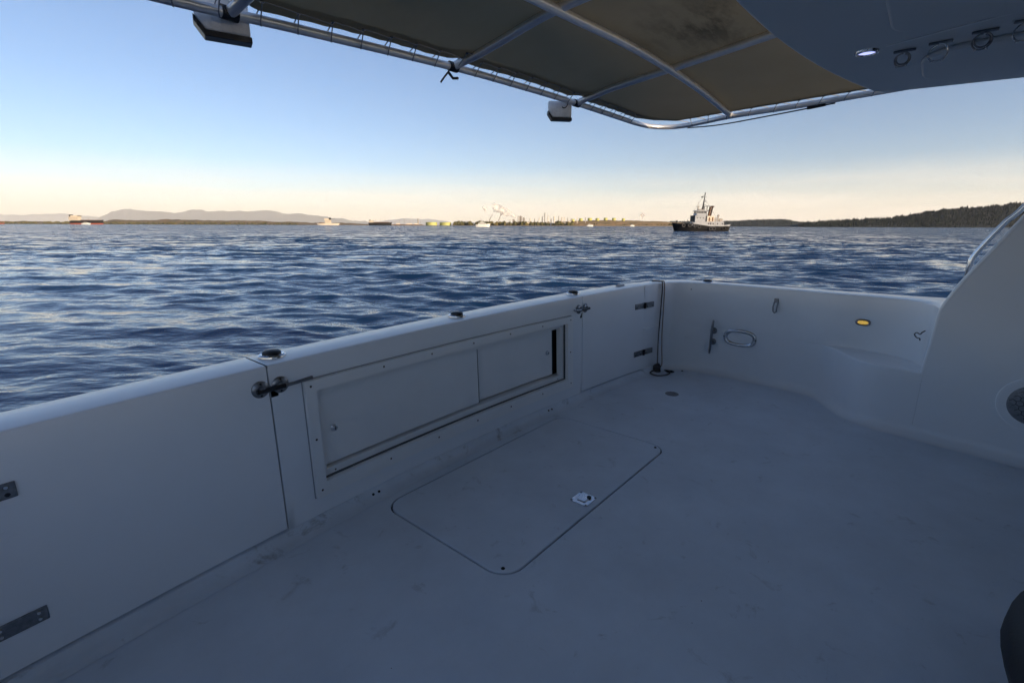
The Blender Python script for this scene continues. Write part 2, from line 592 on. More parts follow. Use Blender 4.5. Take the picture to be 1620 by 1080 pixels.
tower(823, 2700, 4.0, 14, 'thick brown refinery tower, tallest block right of the smoke', M['rust'], 'frame')
tower(828, 2720, 3.0, 11.5, 'brown frame tower just right of the thick brown one', M['rust'], 'frame')
tower(812, 2690, 3.5, 9, 'squat rusty frame tower left of the thick brown one', M['rust'], 'frame')
tower(861, 2750, 1.5, 20, 'tallest thin chimney in the middle of the refinery', M['steel'])
tower(876, 2750, 2.2, 14, 'pale chimney right of the tallest thin one', M['cream_paint'])
for q, (u, w, h) in enumerate(((806, 1.2, 9), (819, 1.3, 15), (838, 1.8, 11), (845, 1.2, 11), (852, 1.3, 12), (857, 1.5, 14), (866, 1.3, 16), (871, 1.6, 11), (883, 1.3, 15), (888, 1.8, 13), (892, 1.4, 13), (897, 1.2, 12), (903, 1.6, 11), (912, 1.2, 14), (925, 1.1, 13))):
    tower(u, 2760, w, h, 'slim refinery column, %s from the left among the stacks' % ORD[q], M['steel'] if u % 2 else M['cream_paint'], group='slim refinery columns')
for k, (u, w, h) in enumerate(((800, 8, 4.0), (833, 7, 5), (848, 9, 4.6), (868, 8, 4.8), (889, 10, 6.0), (901, 7, 6.4))):
    Y = 2690
    b = empty('refinery_building', (far(u, Y), Y, WATER_Z + fh(1.0, Y)), 0, 'low process building by the shore trees, %s from the left' % ORD[k], 'building', 'low refinery buildings')
    ww, hh = w / 2 * Y / 787, fh(h, Y)
    MB().box(-ww, ww, 0, 18, -4, hh).build('wall', M['cream_paint'] if k % 2 else M['steel'], b)
    MB().box(-ww * 1.04, ww * 1.04, -1, 19, hh, hh + 1.2).build('roof', M['rust'], b)

for u, lean, lab in ((773, 7, 'left of the two leaning crane booms on the refinery shore'), (788, 6, 'right of the two leaning crane booms on the refinery shore')):
    Y = 2640
    c = empty('crane', (far(u, Y), Y, WATER_Z + fh(1.5, Y)), 0, lab, 'crane')
    h = fh(17, Y)
    ln = lean * Y / 787
    mb = MB()
    for o_ in (-1.2, 1.2):
        mb.tube([(o_ - 6, 0, 4), (o_ + ln - 6, 0, h)], 0.55, 5)
    for k in range(9):
        s0, s1 = k / 9, (k + 1) / 9
        mb.tube([(-7.2 + ln * s0, 0, 4 + (h - 4) * s0), (-4.8 + ln * s1, 0, 4 + (h - 4) * s1)], 0.35, 4)
    mb.build('boom', M['rust'], c)
    MB().box(-12, -2, -3, 3, -3, 6).build('cab', M['rust'], c)

M['smoke'], _n, _l, _b = new_mat('smoke_vapour')
_b.inputs['Base Color'].default_value = (0.90, 0.84, 0.80, 1)
_b.inputs['Roughness'].default_value = 1.0
_b.inputs['Specular IOR Level'].default_value = 0.0
_t = _n.new('ShaderNodeTexNoise')
_t.inputs['Scale'].default_value = 0.022
_t.inputs['Detail'].default_value = 5.0
_g = _n.new('ShaderNodeNewGeometry')
_l.new(_g.outputs['Position'], _t.inputs['Vector'])
_r = _n.new('ShaderNodeMapRange')
_r.inputs['From Min'].default_value = 0.30
_r.inputs['From Max'].default_value = 0.62
_r.inputs['To Max'].default_value = 0.42
_l.new(_t.outputs['Fac'], _r.inputs['Value'])
_l.new(_r.outputs['Result'], _b.inputs['Alpha'])


def smoke(u0, z0, u1, z1, Y, w0, w1, label):
    a = Vector((far(u0, Y), Y, WATER_Z + fh(z0, Y)))
    b = Vector((far(u1, Y), Y, WATER_Z + fh(z1, Y)))
    rows = []
    n_, sg = 26, 14
    for i in range(n_ + 1):
        s = i / n_
        c = a.lerp(b, s) + Vector((0, 0, 1)) * math.sin(s * 6) * 2
        w = (w0 + (w1 - w0) * s) * Y / 787 * math.sin(math.pi * min(1, (s * 0.97 + 0.03))) ** 0.35
        if i in (0, n_): w *= 0.05
        row = []
        d = (b - a).normalized()
        q = d.cross(Vector((0, 1, 0))).normalized()
        for k in range(sg):
            an = 2 * math.pi * k / sg
            rr = w * (1 + 0.75 * noise.fractal(Vector((s * 7, math.cos(an) * 1.3, math.sin(an) * 1.3 + u0)), 1.0, 2.0, 4))
            row.append(tuple(c + (q * math.cos(an) + Vector((0, 1, 0)) * math.sin(an)) * max(rr, 0.3)))
        rows.append(row)
    o = MB().grid(rows, close_u=True).build('smoke', M['smoke'], smooth=True, angle=80)
    return tag(o, label, kind='stuff')


smoke(817, 13, 777, 33, 2700, 2.2, 8.0, 'cream smoke plume drifting left above the refinery')
smoke(1013, 11, 1016, 21, 2900, 1.5, 4.5, 'small pale steam puff over the dry slope')
smoke(769, 21, 764, 31, 2700, 1.2, 3.0, 'faint steam wisp left of the smoke plume')


# ------------------------------------------------------------------ vessels
def hull_mesh(L, B, deck, flare=1.0, keel=-1.5, nb=18, stern=0.75, wl=0.9):
    """bow at x=0, stern at x=L; deck(s) gives the deck height"""
    rows = []
    for i in range(nb + 1):
        s = i / nb
        bw = min(1.0, (s / 0.32)) ** 0.55 if s < 0.32 else (1.0 if s < 0.78 else 1 - (1 - stern) * ((s - 0.78) / 0.22) ** 2)
        hb = B / 2 * max(bw, 0.03)
        z = deck(s)
        x = L * s
        rake = (1 - min(1, s / 0.25)) * 0.055 * L
        run = max(0, (s - 0.85) / 0.15) * 0.03 * L
        row = []
        for side in (1, -1):
            seq = [(hb, z, 0), (hb * (wl + (1 - wl) * .5), z * 0.5, rake * .5), (hb * wl, 0.0, rake - run), (hb * 0.55, keel, rake * 1.3 - run)]
            if side == -1: seq = seq[::-1]
            row += [(x + dx, side * yy, zz) for yy, zz, dx in seq]
        rows.append(row)
    mb = MB().grid(rows, close_u=True)
    n = len(rows[0])
    mb.f.append(tuple(range(n))[::-1])
    e = (len(rows) - 1) * n
    mb.f.append(tuple(range(e, e + n)))
    return mb


def make_tug():
    Y = 221.0
    x0 = far(1061.5, Y)
    t = empty('tugboat', (x0, Y, WATER_Z - 0.05), R(-2), 'black hulled tugboat with white deckhouse and tall dark mast', 'tugboat')
    L = 24.4
    deck = lambda s: 3.35 - 1.25 * min(1, max(0, (s - 0.30) / 0.35)) + 0.35 * max(0, (s - 0.85) / 0.15) + 0.25 * max(0, (0.1 - s) / .1)
    hull_mesh(L, 8.2, deck, nb=24, stern=0.8).build('hull', M['hull_black'], t, smooth=True)
    # fender rail along the sheer
    rail = MB()
    for sd in (-1, 1):
        pts = []
        for i in range(1, 25):
            s = i / 24
            bw = min(1.0, (s / 0.32)) ** 0.55 if s < 0.32 else (1.0 if s < 0.78 else 1 - 0.2 * ((s - 0.78) / 0.22) ** 2)
            pts.append((L * s, sd * 4.12 * bw, deck(s) - 0.35))
        rail.tube(pts, 0.16, 6)
    rail.build('rubbing_strake', M['rubber'], t)
    for i, (x, z) in enumerate(((4.4, 2.5), (6.8, 2.5), (9.0, 2.3), (10.8, 2.0), (15.8, 1.1), (17.2, 1.1), (21.5, 1.3), (22.8, 1.5))):
        s = x / L
        bw = min(1.0, (s / 0.32)) ** 0.55 if s < 0.32 else (1.0 if s < 0.78 else 1 - 0.2 * ((s - 0.78) / 0.22) ** 2)
        yy = -4.1 * bw - 0.15
        mb = MB()
        ring = [[(x + math.cos(a) * (0.62 + 0.2 * math.cos(b)), yy + 0.2 * math.sin(b), z + math.sin(a) * (0.62 + 0.2 * math.cos(b))) for b in np.linspace(0, 2 * math.pi, 7)[:-1]] for a in np.linspace(0, 2 * math.pi, 15)[:-1]]
        mb.grid(ring, close_u=True, close_v=True).build('tyre_fender', M['tyre'] if i < 6 else M['rubber'], t, smooth=True)
    # bulwark in grey-white amidships
    MB().prism([(7.7, 2.5), (12.5, 2.2), (15, 1.9), (15, 2.9), (13.5, 2.8), (11.8, 3.2), (8.2, 3.7)], lambda a, b: (a, -4.05, b), lambda a, b: (a, -3.9, b)).build('bulwark', M['tug_white'], t)
    house = MB().box(9.1, 14.6, -3.0, 3.0, 2.0, 6.7)
    house.build('deckhouse', M['tug_white'], t, bevel=0.15)
    MB().box(8.8, 9.09, -2.6, 2.6, 4.2, 6.7).build('front_screen', M['hull_black'], t)
    MB().box(13.7, 14.2, -3.06, -2.995, 4.1, 6.5).build('door', M['hull_black'], t)
    for k in range(3):
        MB().lathe([(0.22, 0), (0.22, 0.05)], (10.2 + 1.2 * k, -3.0, 5.6), (0, -1, 0), 12).build('porthole', M['dark_glass'], t)
    MB().box(14.6, 21.9, -2.7, 2.7, 1.6, 4.1).build('aft_house', M['tug_white'], t, bevel=0.12)
    MB().box(14.62, 17.6, -2.5, 2.5, 4.1, 6.5).build('upper_aft_house', M['cream_paint'], t, bevel=0.1)
    MB().box(17.8, 19.2, -1.8, 1.8, 4.1, 6.0).build('vent_house', M['tug_white'], t, bevel=0.1)
    for x in (15.4, 16.4, 18.2, 20.2):
        MB().box(x, x + 0.08, -2.78, -2.70, 1.7, 4.0).build('seam', M['steel'], t)
    wh = MB().box(9.9, 14.2, -2.2, 2.2, 6.72, 7.6)
    wh.build('wheelhouse', M['tug_white'], t, bevel=0.1)
    MB().box(10.0, 14.1, -2.1, 2.1, 7.62, 8.5).build('wheelhouse_window', M['dark_glass'], t)
    for k in range(7):
        x = 10.0 + k * 4.1 / 6
        MB().box(x - 0.1, x + 0.1, -2.16, -2.1, 7.6, 8.52).build('mullion', M['tug_white'], t)
    MB().box(9.7, 14.4, -2.4, 2.4, 8.52, 8.85).build('wheelhouse_roof', M['tug_white'], t, bevel=0.08)
    # masts and gear
    mast = MB().tube([(13.0, 0, 8.6), (13.2, 0, 11.4), (13.55, 0, 16.4)], [0.42, 0.30, 0.08], 8)
    mast.tube([(12.2, 0, 14.4), (14.6, 0, 14.55)], 0.09, 6).tube([(12.6, 0, 8.8), (13.1, 0, 11.2)], 0.18, 6)
    mast.tube([(13.3, 0, 12.4), (14.2, 0, 12.9)], 0.14, 6).tube([(13.2, 0, 11.2), (14.1, 0, 11.5)], 0.12, 6)
    mast.tube([(12.7, 0, 14.2), (12.8, 0, 15.3)], 0.06, 5)
    mast.box(13.42, 13.72, -.2, .2, 15.4, 16.4)
    mast.build('mast', M['hull_black'], t)
    MB().lathe([(0.3, 0), (0.35, 0.3), (0.1, 0.55)], (12.3, 0, 14.3), seg=10).build('mast_lamp', M['hull_black'], t, smooth=True)
    rm = MB().tube([(11.0, 0, 8.8), (11.0, 0, 10.6)], [0.3, 0.22], 8).box(10.4, 11.6, -.3, .3, 10.4, 10.7)
    rm.tube([(11.0, 0, 10.6), (11.0, 0, 12.2)], 0.07, 6).box(10.7, 11.3, -.1, .1, 12.15, 12.3)
    rm.build('radar_mast', M['steel'], t)
    gan = MB()
    for yy in (-1.8, 1.8):
        gan.tube([(14.3, yy, 6.6), (14.3, yy, 10.7), (16.7, yy, 10.7), (16.2, yy, 6.6)], 0.17, 6)
        gan.tube([(14.3, yy, 8.8), (16.4, yy, 8.8)], 0.1, 6)
    gan.tube([(14.3, -1.8, 10.7), (14.3, 1.8, 10.7)], 0.14, 6).tube([(16.7, -1.8, 10.7), (16.7, 1.8, 10.7)], 0.14, 6)
    gan.build('gantry', M['hull_black'], t)
    for yy in (-1.1, 1.1):
        MB().tube([(16.2, yy, 6.4), (16.9, yy, 10.2), (17.5, yy, 10.6)], [0.38, 0.34, 0.3], 8).build('funnel', M['rust'], t, smooth=True)
    mon = MB().tube([(19.9, -.6, 4.0), (19.9, -.6, 6.4)], 0.32, 8).lathe([(.15, 0), (.5, .3), (.5, .6), (.15, .9)], (19.9, -.6, 6.2), seg=10)
    mon.build('winch_post', M['steel'], t)
    MB().lathe([(0.75, -.6), (0.75, .6)], (21.2, -.3, 4.75), (0, 1, 0), 12).build('winch_drum', M['steel'], t)
    rl = MB()
    for x in np.arange(14.8, 22, 1.2): rl.tube([(x, -2.6, 4.1), (x, -2.6, 5.0)], 0.035, 4)
    rl.tube([(14.8, -2.6, 5.0), (22, -2.6, 5.0)], 0.035, 4)
    for x in np.arange(9.9, 14.3, 0.9): rl.tube([(x, -2.3, 8.85), (x, -2.3, 9.6)], 0.035, 4)
    rl.tube([(9.9, -2.3, 9.6), (14.3, -2.3, 9.6)], 0.04, 4)
    rl.build('railing', M['steel'], t)
    for x, z in ((15.0, 3.2), (15.9, 3.2), (17.0, 3.2), (18.9, 3.2), (21.0, 3.2)):
        MB().box(x, x + .45, -2.76, -2.70, z - .25, z + .25).build('window', M['dark_glass'], t)
    for x in (15.2, 16.6):
        MB().box(x, x + .6, -2.56, -2.50, 4.3, 5.9).build('door', M['rust'], t)
    MB().box(18.2, 18.8, -1.86, -1.80, 4.2, 5.6).build('door', M['steel'], t)
    MB().tube([(13.5, 0, 15.9), (6.0, 0, 3.4)], .03, 4).build('forestay', M['hull_black'], t)
    MB().tube([(13.4, 0, 14.0), (20.5, 0, 4.3)], .03, 4).build('backstay', M['hull_black'], t)
    MB().tube([(2.0, 0, 3.3), (2.0, 0, 4.6)], .12, 6).build('bow_bitt', M['hull_black'], t)
    for x in (8.4, 9.4): MB().lathe([(.35, 0), (.35, .8)], (x, -2.0, 3.4), seg=10).build('capstan', M['steel'], t)
    MB().box(11.2, 13.0, -1.0, 1.0, 8.86, 9.3).build('roof_locker', M['steel'], t)
    aft = MB().prism([(19.5, 1.9), (24.2, 2.2), (24.4, 3.0), (22.6, 2.7), (19.5, 2.4)], lambda a, b: (a, -3.6, b), lambda a, b: (a, -3.4, b))
    aft.build('stern_bulwark', M['tug_white'], t)


make_tug()


def make_ship(u0, u1, Y, label, hull, house, bow_right, hpx, sup, boot=True, cat='ship', gear=()):
    """u0..u1 columns, sup: (fraction from stern, width fraction, height px)"""
    L = (u1 - u0) * Y / 787
    t = empty('cargo_ship', (far(u1 if bow_right else u0, Y), Y, WATER_Z - 0.2), R(180) if bow_right else 0, label, cat)
    h = fh(hpx, Y)
    B = L * 0.16
    hull_mesh(L, B, lambda s: h * (1 + 0.22 * max(0, (0.12 - s) / 0.12)), nb=16, keel=-3).build('hull', hull, t, smooth=True)
    if boot:
        hull_mesh(L * 1.002, B * 1.02, lambda s: h * 0.34, nb=16, keel=-3).build('boot_topping', M['hull_red'], t, smooth=True)
    f, w, hp = sup
    x1 = L * (1 - f)
    H = fh(hp, Y)
    MB().box(x1 - L * w, x1, -B * 0.42, B * 0.42, h * 0.9, h + (H - h) * 0.62).build('superstructure', house, t)
    MB().box(x1 - L * w * 1.05, x1 - L * w * 0.3, -B * 0.5, B * 0.5, h + (H - h) * 0.62, h + (H - h) * 0.85).build('bridge', house, t)
    MB().box(x1 - L * w * 1.07, x1 - L * w * 1.05, -B * 0.48, B * 0.48, h + (H - h) * 0.68, h + (H - h) * 0.8).build('bridge_window', M['dark_glass'], t)
    MB().box(x1 - L * w * 0.28, x1 + L * 0.01, -B * 0.14, B * 0.14, h + (H - h) * 0.62, H).build('funnel', M['hull_black'], t)
    for k in range(4):
        MB().box(x1 - L * w * 1.002, x1 * 1.0005, -B * 0.423, B * 0.423, h + (H - h) * (0.08 + 0.14 * k), h + (H - h) * (0.11 + 0.14 * k)).build('window_row', M['dark_glass'], t)
    MB().box(L * 0.12, x1 - L * w * 1.1, -B * 0.06, B * 0.06, h, h + fh(0.9, Y)).build('pipe_rack', M['rust'], t)
    for fx, hh in gear:
        MB().tube([(L * fx, 0, h), (L * fx, 0, h + fh(hh, Y))], fh(0.25, Y), 5).build('mast', M['steel'], t)
    return t


make_ship(112.5, 164.5, 2700, 'black and red tanker with cream superstructure moored far left', M['hull_black'], M['cream_paint'], True, 6.3, (0.0, 0.27, 15.5), True, 'tanker', ((0.62, 4.5), (0.45, 4), (0.08, 4)))
make_ship(-46, 8, 2500, 'brown-black ship cut off by the left edge of the picture', M['rust'], M['cream_paint'], True, 4.0, (0.05, 0.2, 10), True, 'ship', ((0.3, 3),))
make_ship(500, 536, 2900, 'cream ship with pale green funnel below the mountain slope', M['cream_paint'], M['cream_paint'], False, 3.2, (0.36, 0.24, 12), False, 'ship', ((0.85, 5),))
make_ship(583, 620, 2560, 'dark tanker moored at the left end of the jetty', M['hull_black'], M['cream_paint'], True, 4.6, (0.04, 0.16, 9), False, 'tanker', ((0.7, 6), (0.30, 11), (0.5, 7)))


def small_boat(u0, u1, Y, hpx, label, house=True, tow=False):
    L = (u1 - u0) * Y / 787
    t = empty('motor_yacht', (far(u1, Y), Y, WATER_Z - 0.05), R(180), label, 'boat')
    h = fh(hpx, Y)
    hull_mesh(L, L * 0.28, lambda s: h * (0.42 + 0.18 * (1 - s)), nb=14, keel=-0.5).build('hull', M['white_paint'], t, smooth=True)
    if house:
        MB().prism([(L * .26, h * .45), (L * .34, h * .72), (L * .80, h * .72), (L * .84, h * .40)], lambda a, b: (a, -L * .1, b), lambda a, b: (a, L * .1, b)).build('cabin', M['white_paint'], t)
        MB().prism([(L * .345, h * .58), (L * .37, h * .68), (L * .78, h * .68), (L * .79, h * .58)], lambda a, b: (a, -L * .103, b), lambda a, b: (a, L * .103, b)).build('cabin_window', M['dark_glass'], t)
        MB().box(L * .42, L * .72, -L * .08, L * .08, h * .74, h * .86).build('flybridge', M['white_paint'], t)
        MB().tube([(L * .62, 0, h * .86), (L * .62, 0, h * 1.55)], L * .008, 5).build('mast', M['steel'], t)
    return t


small_boat(752, 775, 690, 9.0, 'white motor yacht crossing in front of the refinery')
small_boat(927.5, 938, 1500, 4.5, 'small white boat near the beach below the slope')
small_boat(996, 1003, 1700, 4.0, 'tiny white boat near the beach left of the tugboat')
small_boat(129, 143, 2200, 4.0, 'small dark workboat in front of the far left tanker')

# jetty with loading gear
Yj = 2580
j = empty('jetty', (far(622, Yj), Yj, WATER_Z), 0, 'long dark loading jetty with pipe towers right of the moored tanker', 'jetty')
Lj = (668 - 622) * Yj / 787
MB().box(0, Lj, -6, 6, fh(1.4, Yj), fh(1.9, Yj)).build('deck', M['rust'], j)
for k in range(14):
    MB().tube([((k + .5) * Lj / 14, -4, -4), ((k + .5) * Lj / 14, -4, fh(1.5, Yj))], 1.2, 6).build('pile', M['rust'], j)
for fx, hp in ((0.05, 6), (0.2, 8), (0.37, 11), (0.55, 6), (0.86, 11), (0.93, 7)):
    MB().tube([(Lj * fx, 0, fh(1.8, Yj)), (Lj * fx, 0, fh(hp, Yj))], fh(.3, Yj), 6).build('loading_arm', M['steel'], j)
for fx, w in ((0.1, .12), (0.45, .18), (0.72, .12)):
    MB().box(Lj * fx, Lj * (fx + w), -5, 5, fh(1.9, Yj), fh(3.6, Yj)).build('shed', M['cream_paint'], j)
tower(661, 2600, 1.8, 10, 'single mast tower at the right end of the jetty', M['steel'])

# ------------------------------------------------------------------ haze over the whole scene
hz = MB().box(-78000, 78000, -16000, 70000, WATER_Z - 20, 2200).build('haze', bpy.data.materials.new('haze_air'))
tag(hz, 'thin even haze over the water and far shore', kind='stuff')
hm = hz.data.materials[0]
hm.use_nodes = True
hm.node_tree.nodes.clear()
hv = hm.node_tree.nodes.new('ShaderNodeVolumePrincipled')
hm.node_tree.links.new(hv.outputs[0], hm.node_tree.nodes.new('ShaderNodeOutputMaterial').inputs['Volume'])
hv.inputs['Color'].default_value = (1.0, 0.985, 0.94, 1)
hv.inputs['Density'].default_value = 1.4e-5

# ------------------------------------------------------------------ the boat we stand on
# boat frame: x across the stern (to the right corner +), y aft (out over the transom), z up from the cockpit sole
def gelcoat(name, col, rough=0.35, stain=0.0, bump=0.0, lo=.66):
    m, n, l, b = new_mat(name)
    tc = n.new('ShaderNodeTexCoord')
    t1 = n.new('ShaderNodeTexNoise'); t1.inputs['Scale'].default_value = 1.7; t1.inputs['Detail'].default_value = 7; t1.inputs['Roughness'].default_value = .65
    l.new(tc.outputs['Object'], t1.inputs['Vector'])
    r1 = n.new('ShaderNodeValToRGB')
    r1.color_ramp.elements[0].position = .3; r1.color_ramp.elements[0].color = (*[c * (1 - stain * .55) for c in col], 1)
    r1.color_ramp.elements[1].position = .65; r1.color_ramp.elements[1].color = (*col, 1)
    l.new(t1.outputs['Fac'], r1.inputs['Fac'])
    # scuffs: sparse darker specks and smears
    t2 = n.new('ShaderNodeTexNoise'); t2.inputs['Scale'].default_value = 9; t2.inputs['Detail'].default_value = 8; t2.inputs['Roughness'].default_value = .7
    t2.inputs['Distortion'].default_value = .6
    l.new(tc.outputs['Object'], t2.inputs['Vector'])
    r2 = n.new('ShaderNodeMapRange'); r2.inputs['From Min'].default_value = lo; r2.inputs['From Max'].default_value = lo + .14
    r2.inputs['To Max'].default_value = min(1, stain * 2.2)
    l.new(t2.outputs['Fac'], r2.inputs['Value'])
    mx = n.new('ShaderNodeMix'); mx.data_type = 'RGBA'
    mx.inputs['B'].default_value = (col[0] * .45, col[1] * .43, col[2] * .40, 1)
    l.new(r2.outputs['Result'], mx.inputs['Factor'])
    l.new(r1.outputs['Color'], mx.inputs['A'])
    l.new(mx.outputs['Result'], b.inputs['Base Color'])
    rr = n.new('ShaderNodeMapRange'); rr.inputs['To Min'].default_value = rough * .75; rr.inputs['To Max'].default_value = rough * 1.35
    l.new(t1.outputs['Fac'], rr.inputs['Value'])
    l.new(rr.outputs['Result'], b.inputs['Roughness'])
    t3 = n.new('ShaderNodeTexNoise'); t3.inputs['Scale'].default_value = 3.0; t3.inputs['Detail'].default_value = 3
    l.new(tc.outputs['Object'], t3.inputs['Vector'])
    bp = n.new('ShaderNodeBump'); bp.inputs['Strength'].default_value = .25; bp.inputs['Distance'].default_value = .004
    l.new(t3.outputs['Fac'], bp.inputs['Height'])
    last = bp
    if bump:
        t4 = n.new('ShaderNodeTexNoise'); t4.inputs['Scale'].default_value = 380; t4.inputs['Detail'].default_value = 2
        l.new(tc.outputs['Object'], t4.inputs['Vector'])
        b2 = n.new('ShaderNodeBump'); b2.inputs['Strength'].default_value = .5; b2.inputs['Distance'].default_value = bump
        l.new(t4.outputs['Fac'], b2.inputs['Height']); l.new(bp.outputs['Normal'], b2.inputs['Normal'])
        last = b2
    l.new(last.outputs['Normal'], b.inputs['Normal'])
    return m


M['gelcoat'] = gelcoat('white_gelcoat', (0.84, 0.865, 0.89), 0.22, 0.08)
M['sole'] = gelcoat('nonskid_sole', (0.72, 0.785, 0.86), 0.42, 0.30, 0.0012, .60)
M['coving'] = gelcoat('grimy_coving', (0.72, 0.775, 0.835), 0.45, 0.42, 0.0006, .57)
M['liner'] = gelcoat('hardtop_liner', (0.70, 0.71, 0.70), 0.45, 0.10)
M['plastic'] = gelcoat('white_plastic', (0.84, 0.84, 0.83), 0.42, 0.14)
M['chrome'] = pmat('stainless_steel', (0.62, 0.63, 0.65), 0.16, 1.0, bump=0.0004, bscale=90)
M['dull_steel'] = pmat('dull_stainless', (0.30, 0.31, 0.33), 0.38, 1.0, var=0.3, vscale=60)
M['alu'] = pmat('anodised_tube', (0.90, 0.89, 0.87), 0.30, 0.6, var=0.12, vscale=8)
M['black'] = pmat('black_plastic', (0.012, 0.012, 0.014), 0.4)
M['gasket'] = pmat('black_gasket', (0.012, 0.012, 0.012), 0.8)
M['seal'] = pmat('grey_sealant', (0.10, 0.10, 0.10), 0.8)
M['screw'] = pmat('rusty_screw', (0.10, 0.075, 0.06), 0.5, 0.7)
M['rope'] = pmat('dark_rope', (0.085, 0.072, 0.066), 0.9, bump=0.003, bscale=150)
M['rope2'] = pmat('pale_rope', (0.30, 0.24, 0.21), 0.9, bump=0.003, bscale=150)
M['lace'] = pmat('grey_lace', (0.30, 0.31, 0.33), 0.7)
M['leather'] = pmat('black_vinyl', (0.006, 0.006, 0.008), 0.6, bump=0.001, bscale=140)
M['beige'] = pmat('beige_trim', (0.42, 0.33, 0.24), 0.5, var=0.1)
M['lamp_body'] = pmat('lamp_housing', (0.80, 0.81, 0.82), 0.42, 0.2, var=0.25, vscale=18)


def canvas_mat():
    m, n, l, b = new_mat('olive_canvas')
    tc = n.new('ShaderNodeTexCoord')
    t1 = n.new('ShaderNodeTexNoise'); t1.inputs['Scale'].default_value = 1.3; t1.inputs['Detail'].default_value = 6
    l.new(tc.outputs['Object'], t1.inputs['Vector'])
    r1 = n.new('ShaderNodeValToRGB')
    r1.color_ramp.elements[0].color = (0.35, 0.295, 0.185, 1); r1.color_ramp.elements[0].position = .3
    r1.color_ramp.elements[1].color = (0.42, 0.355, 0.23, 1); r1.color_ramp.elements[1].position = .7
    l.new(t1.outputs['Fac'], r1.inputs['Fac'])
    # mildew stain near the hardtop
    sep = n.new('ShaderNodeVectorMath'); sep.operation = 'DISTANCE'; sep.inputs[1].default_value = (1.02, -0.80, 2.33)
    l.new(tc.outputs['Object'], sep.inputs[0])
    mr = n.new('ShaderNodeMapRange'); mr.inputs['From Min'].default_value = .55; mr.inputs['From Max'].default_value = .05
    l.new(sep.outputs['Value'], mr.inputs['Value'])
    t2 = n.new('ShaderNodeTexNoise'); t2.inputs['Scale'].default_value = 6; t2.inputs['Detail'].default_value = 8; t2.inputs['Roughness'].default_value = .7
    mp = n.new('ShaderNodeMapping'); mp.inputs['Scale'].default_value = (.5, 1.4, 1); mp.inputs['Rotation'].default_value = (0, 0, R(25))
    l.new(tc.outputs['Object'], mp.inputs['Vector']); l.new(mp.outputs['Vector'], t2.inputs['Vector'])
    m2 = n.new('ShaderNodeMapRange'); m2.inputs['From Min'].default_value = .42; m2.inputs['From Max'].default_value = .62
    l.new(t2.outputs['Fac'], m2.inputs['Value'])
    mu = n.new('ShaderNodeMath'); mu.operation = 'MULTIPLY'
    mr.inputs['To Max'].default_value = .65
    l.new(mr.outputs['Result'], mu.inputs[0]); l.new(m2.outputs['Result'], mu.inputs[1])
    mx = n.new('ShaderNodeMix'); mx.data_type = 'RGBA'; mx.inputs['B'].default_value = (0.02, 0.02, 0.015, 1)
    l.new(mu.outputs[0], mx.inputs['Factor']); l.new(r1.outputs['Color'], mx.inputs['A'])
    l.new(mx.outputs['Result'], b.inputs['Base Color'])
    b.inputs['Roughness'].default_value = .9
    w = n.new('ShaderNodeTexNoise'); w.inputs['Scale'].default_value = 220; w.inputs['Detail'].default_value = 2
    l.new(tc.outputs['Object'], w.inputs['Vector'])
    bp = n.new('ShaderNodeBump'); bp.inputs['Strength'].default_value = .5; bp.inputs['Distance'].default_value = .0015
    l.new(w.outputs['Fac'], bp.inputs['Height'])
    t5 = n.new('ShaderNodeTexNoise'); t5.inputs['Scale'].default_value = 4; t5.inputs['Detail'].default_value = 3
    l.new(tc.outputs['Object'], t5.inputs['Vector'])
    b5 = n.new('ShaderNodeBump'); b5.inputs['Strength'].default_value = .5; b5.inputs['Distance'].default_value = .02
    l.new(t5.outputs['Fac'], b5.inputs['Height']); l.new(bp.outputs['Normal'], b5.inputs['Normal'])
    l.new(b5.outputs['Normal'], b.inputs['Normal'])
    tl = n.new('ShaderNodeBsdfTranslucent')
    l.new(mx.outputs['Result'], tl.inputs['Color'])
    ms = n.new('ShaderNodeMixShader'); ms.inputs['Fac'].default_value = .16
    l.new(b.outputs[0], ms.inputs[1]); l.new(tl.outputs[0], ms.inputs[2])
    l.new(ms.outputs[0], n['Material Output'].inputs['Surface'])
    return m


def emit(name, col, s):
    m, n, l, b = new_mat(name)
    b.inputs['Base Color'].default_value = (*col, 1)
    b.inputs['Emission Color'].default_value = (*col, 1)
    b.inputs['Emission Strength'].default_value = s
    return m


M['canvas'] = canvas_mat()
M['cool_lamp'] = emit('lit_cool_lens', (0.50, 0.55, 1.0), 0.9)
M['warm_lamp'] = emit('lit_warm_lens', (1.0, 0.62, 0.12), 0.28)

BOAT_LOC, BOAT_RZ = (-0.198, 2.684, 0.0), math.atan2(0.763287, 0.646059)
boat = empty('motor_boat', BOAT_LOC, BOAT_RZ, 'white fibreglass motor boat whose aft cockpit fills the foreground', 'boat')


def zt(t): return 0.775 + 0.0125 * t


def S(t, dn, z): return (t, 0.04 - 0.03 * t * t + 0.03 * z / 0.78 + dn, z)


def catmull(P, n):
    P = [Vector(p) for p in P]
    out = []
    for i in range(len(P) - 1):
        p0, p1, p2, p3 = P[max(i - 1, 0)], P[i], P[i + 1], P[min(i + 2, len(P) - 1)]
        for k in range(n):
            u = k / n
            out.append(0.5 * ((2 * p1) + (p2 - p0) * u + (2 * p0 - 5 * p1 + 4 * p2 - p3) * u * u + (3 * p1 - p0 - 3 * p2 + p3) * u ** 3))
    out.append(P[-1])
    return out


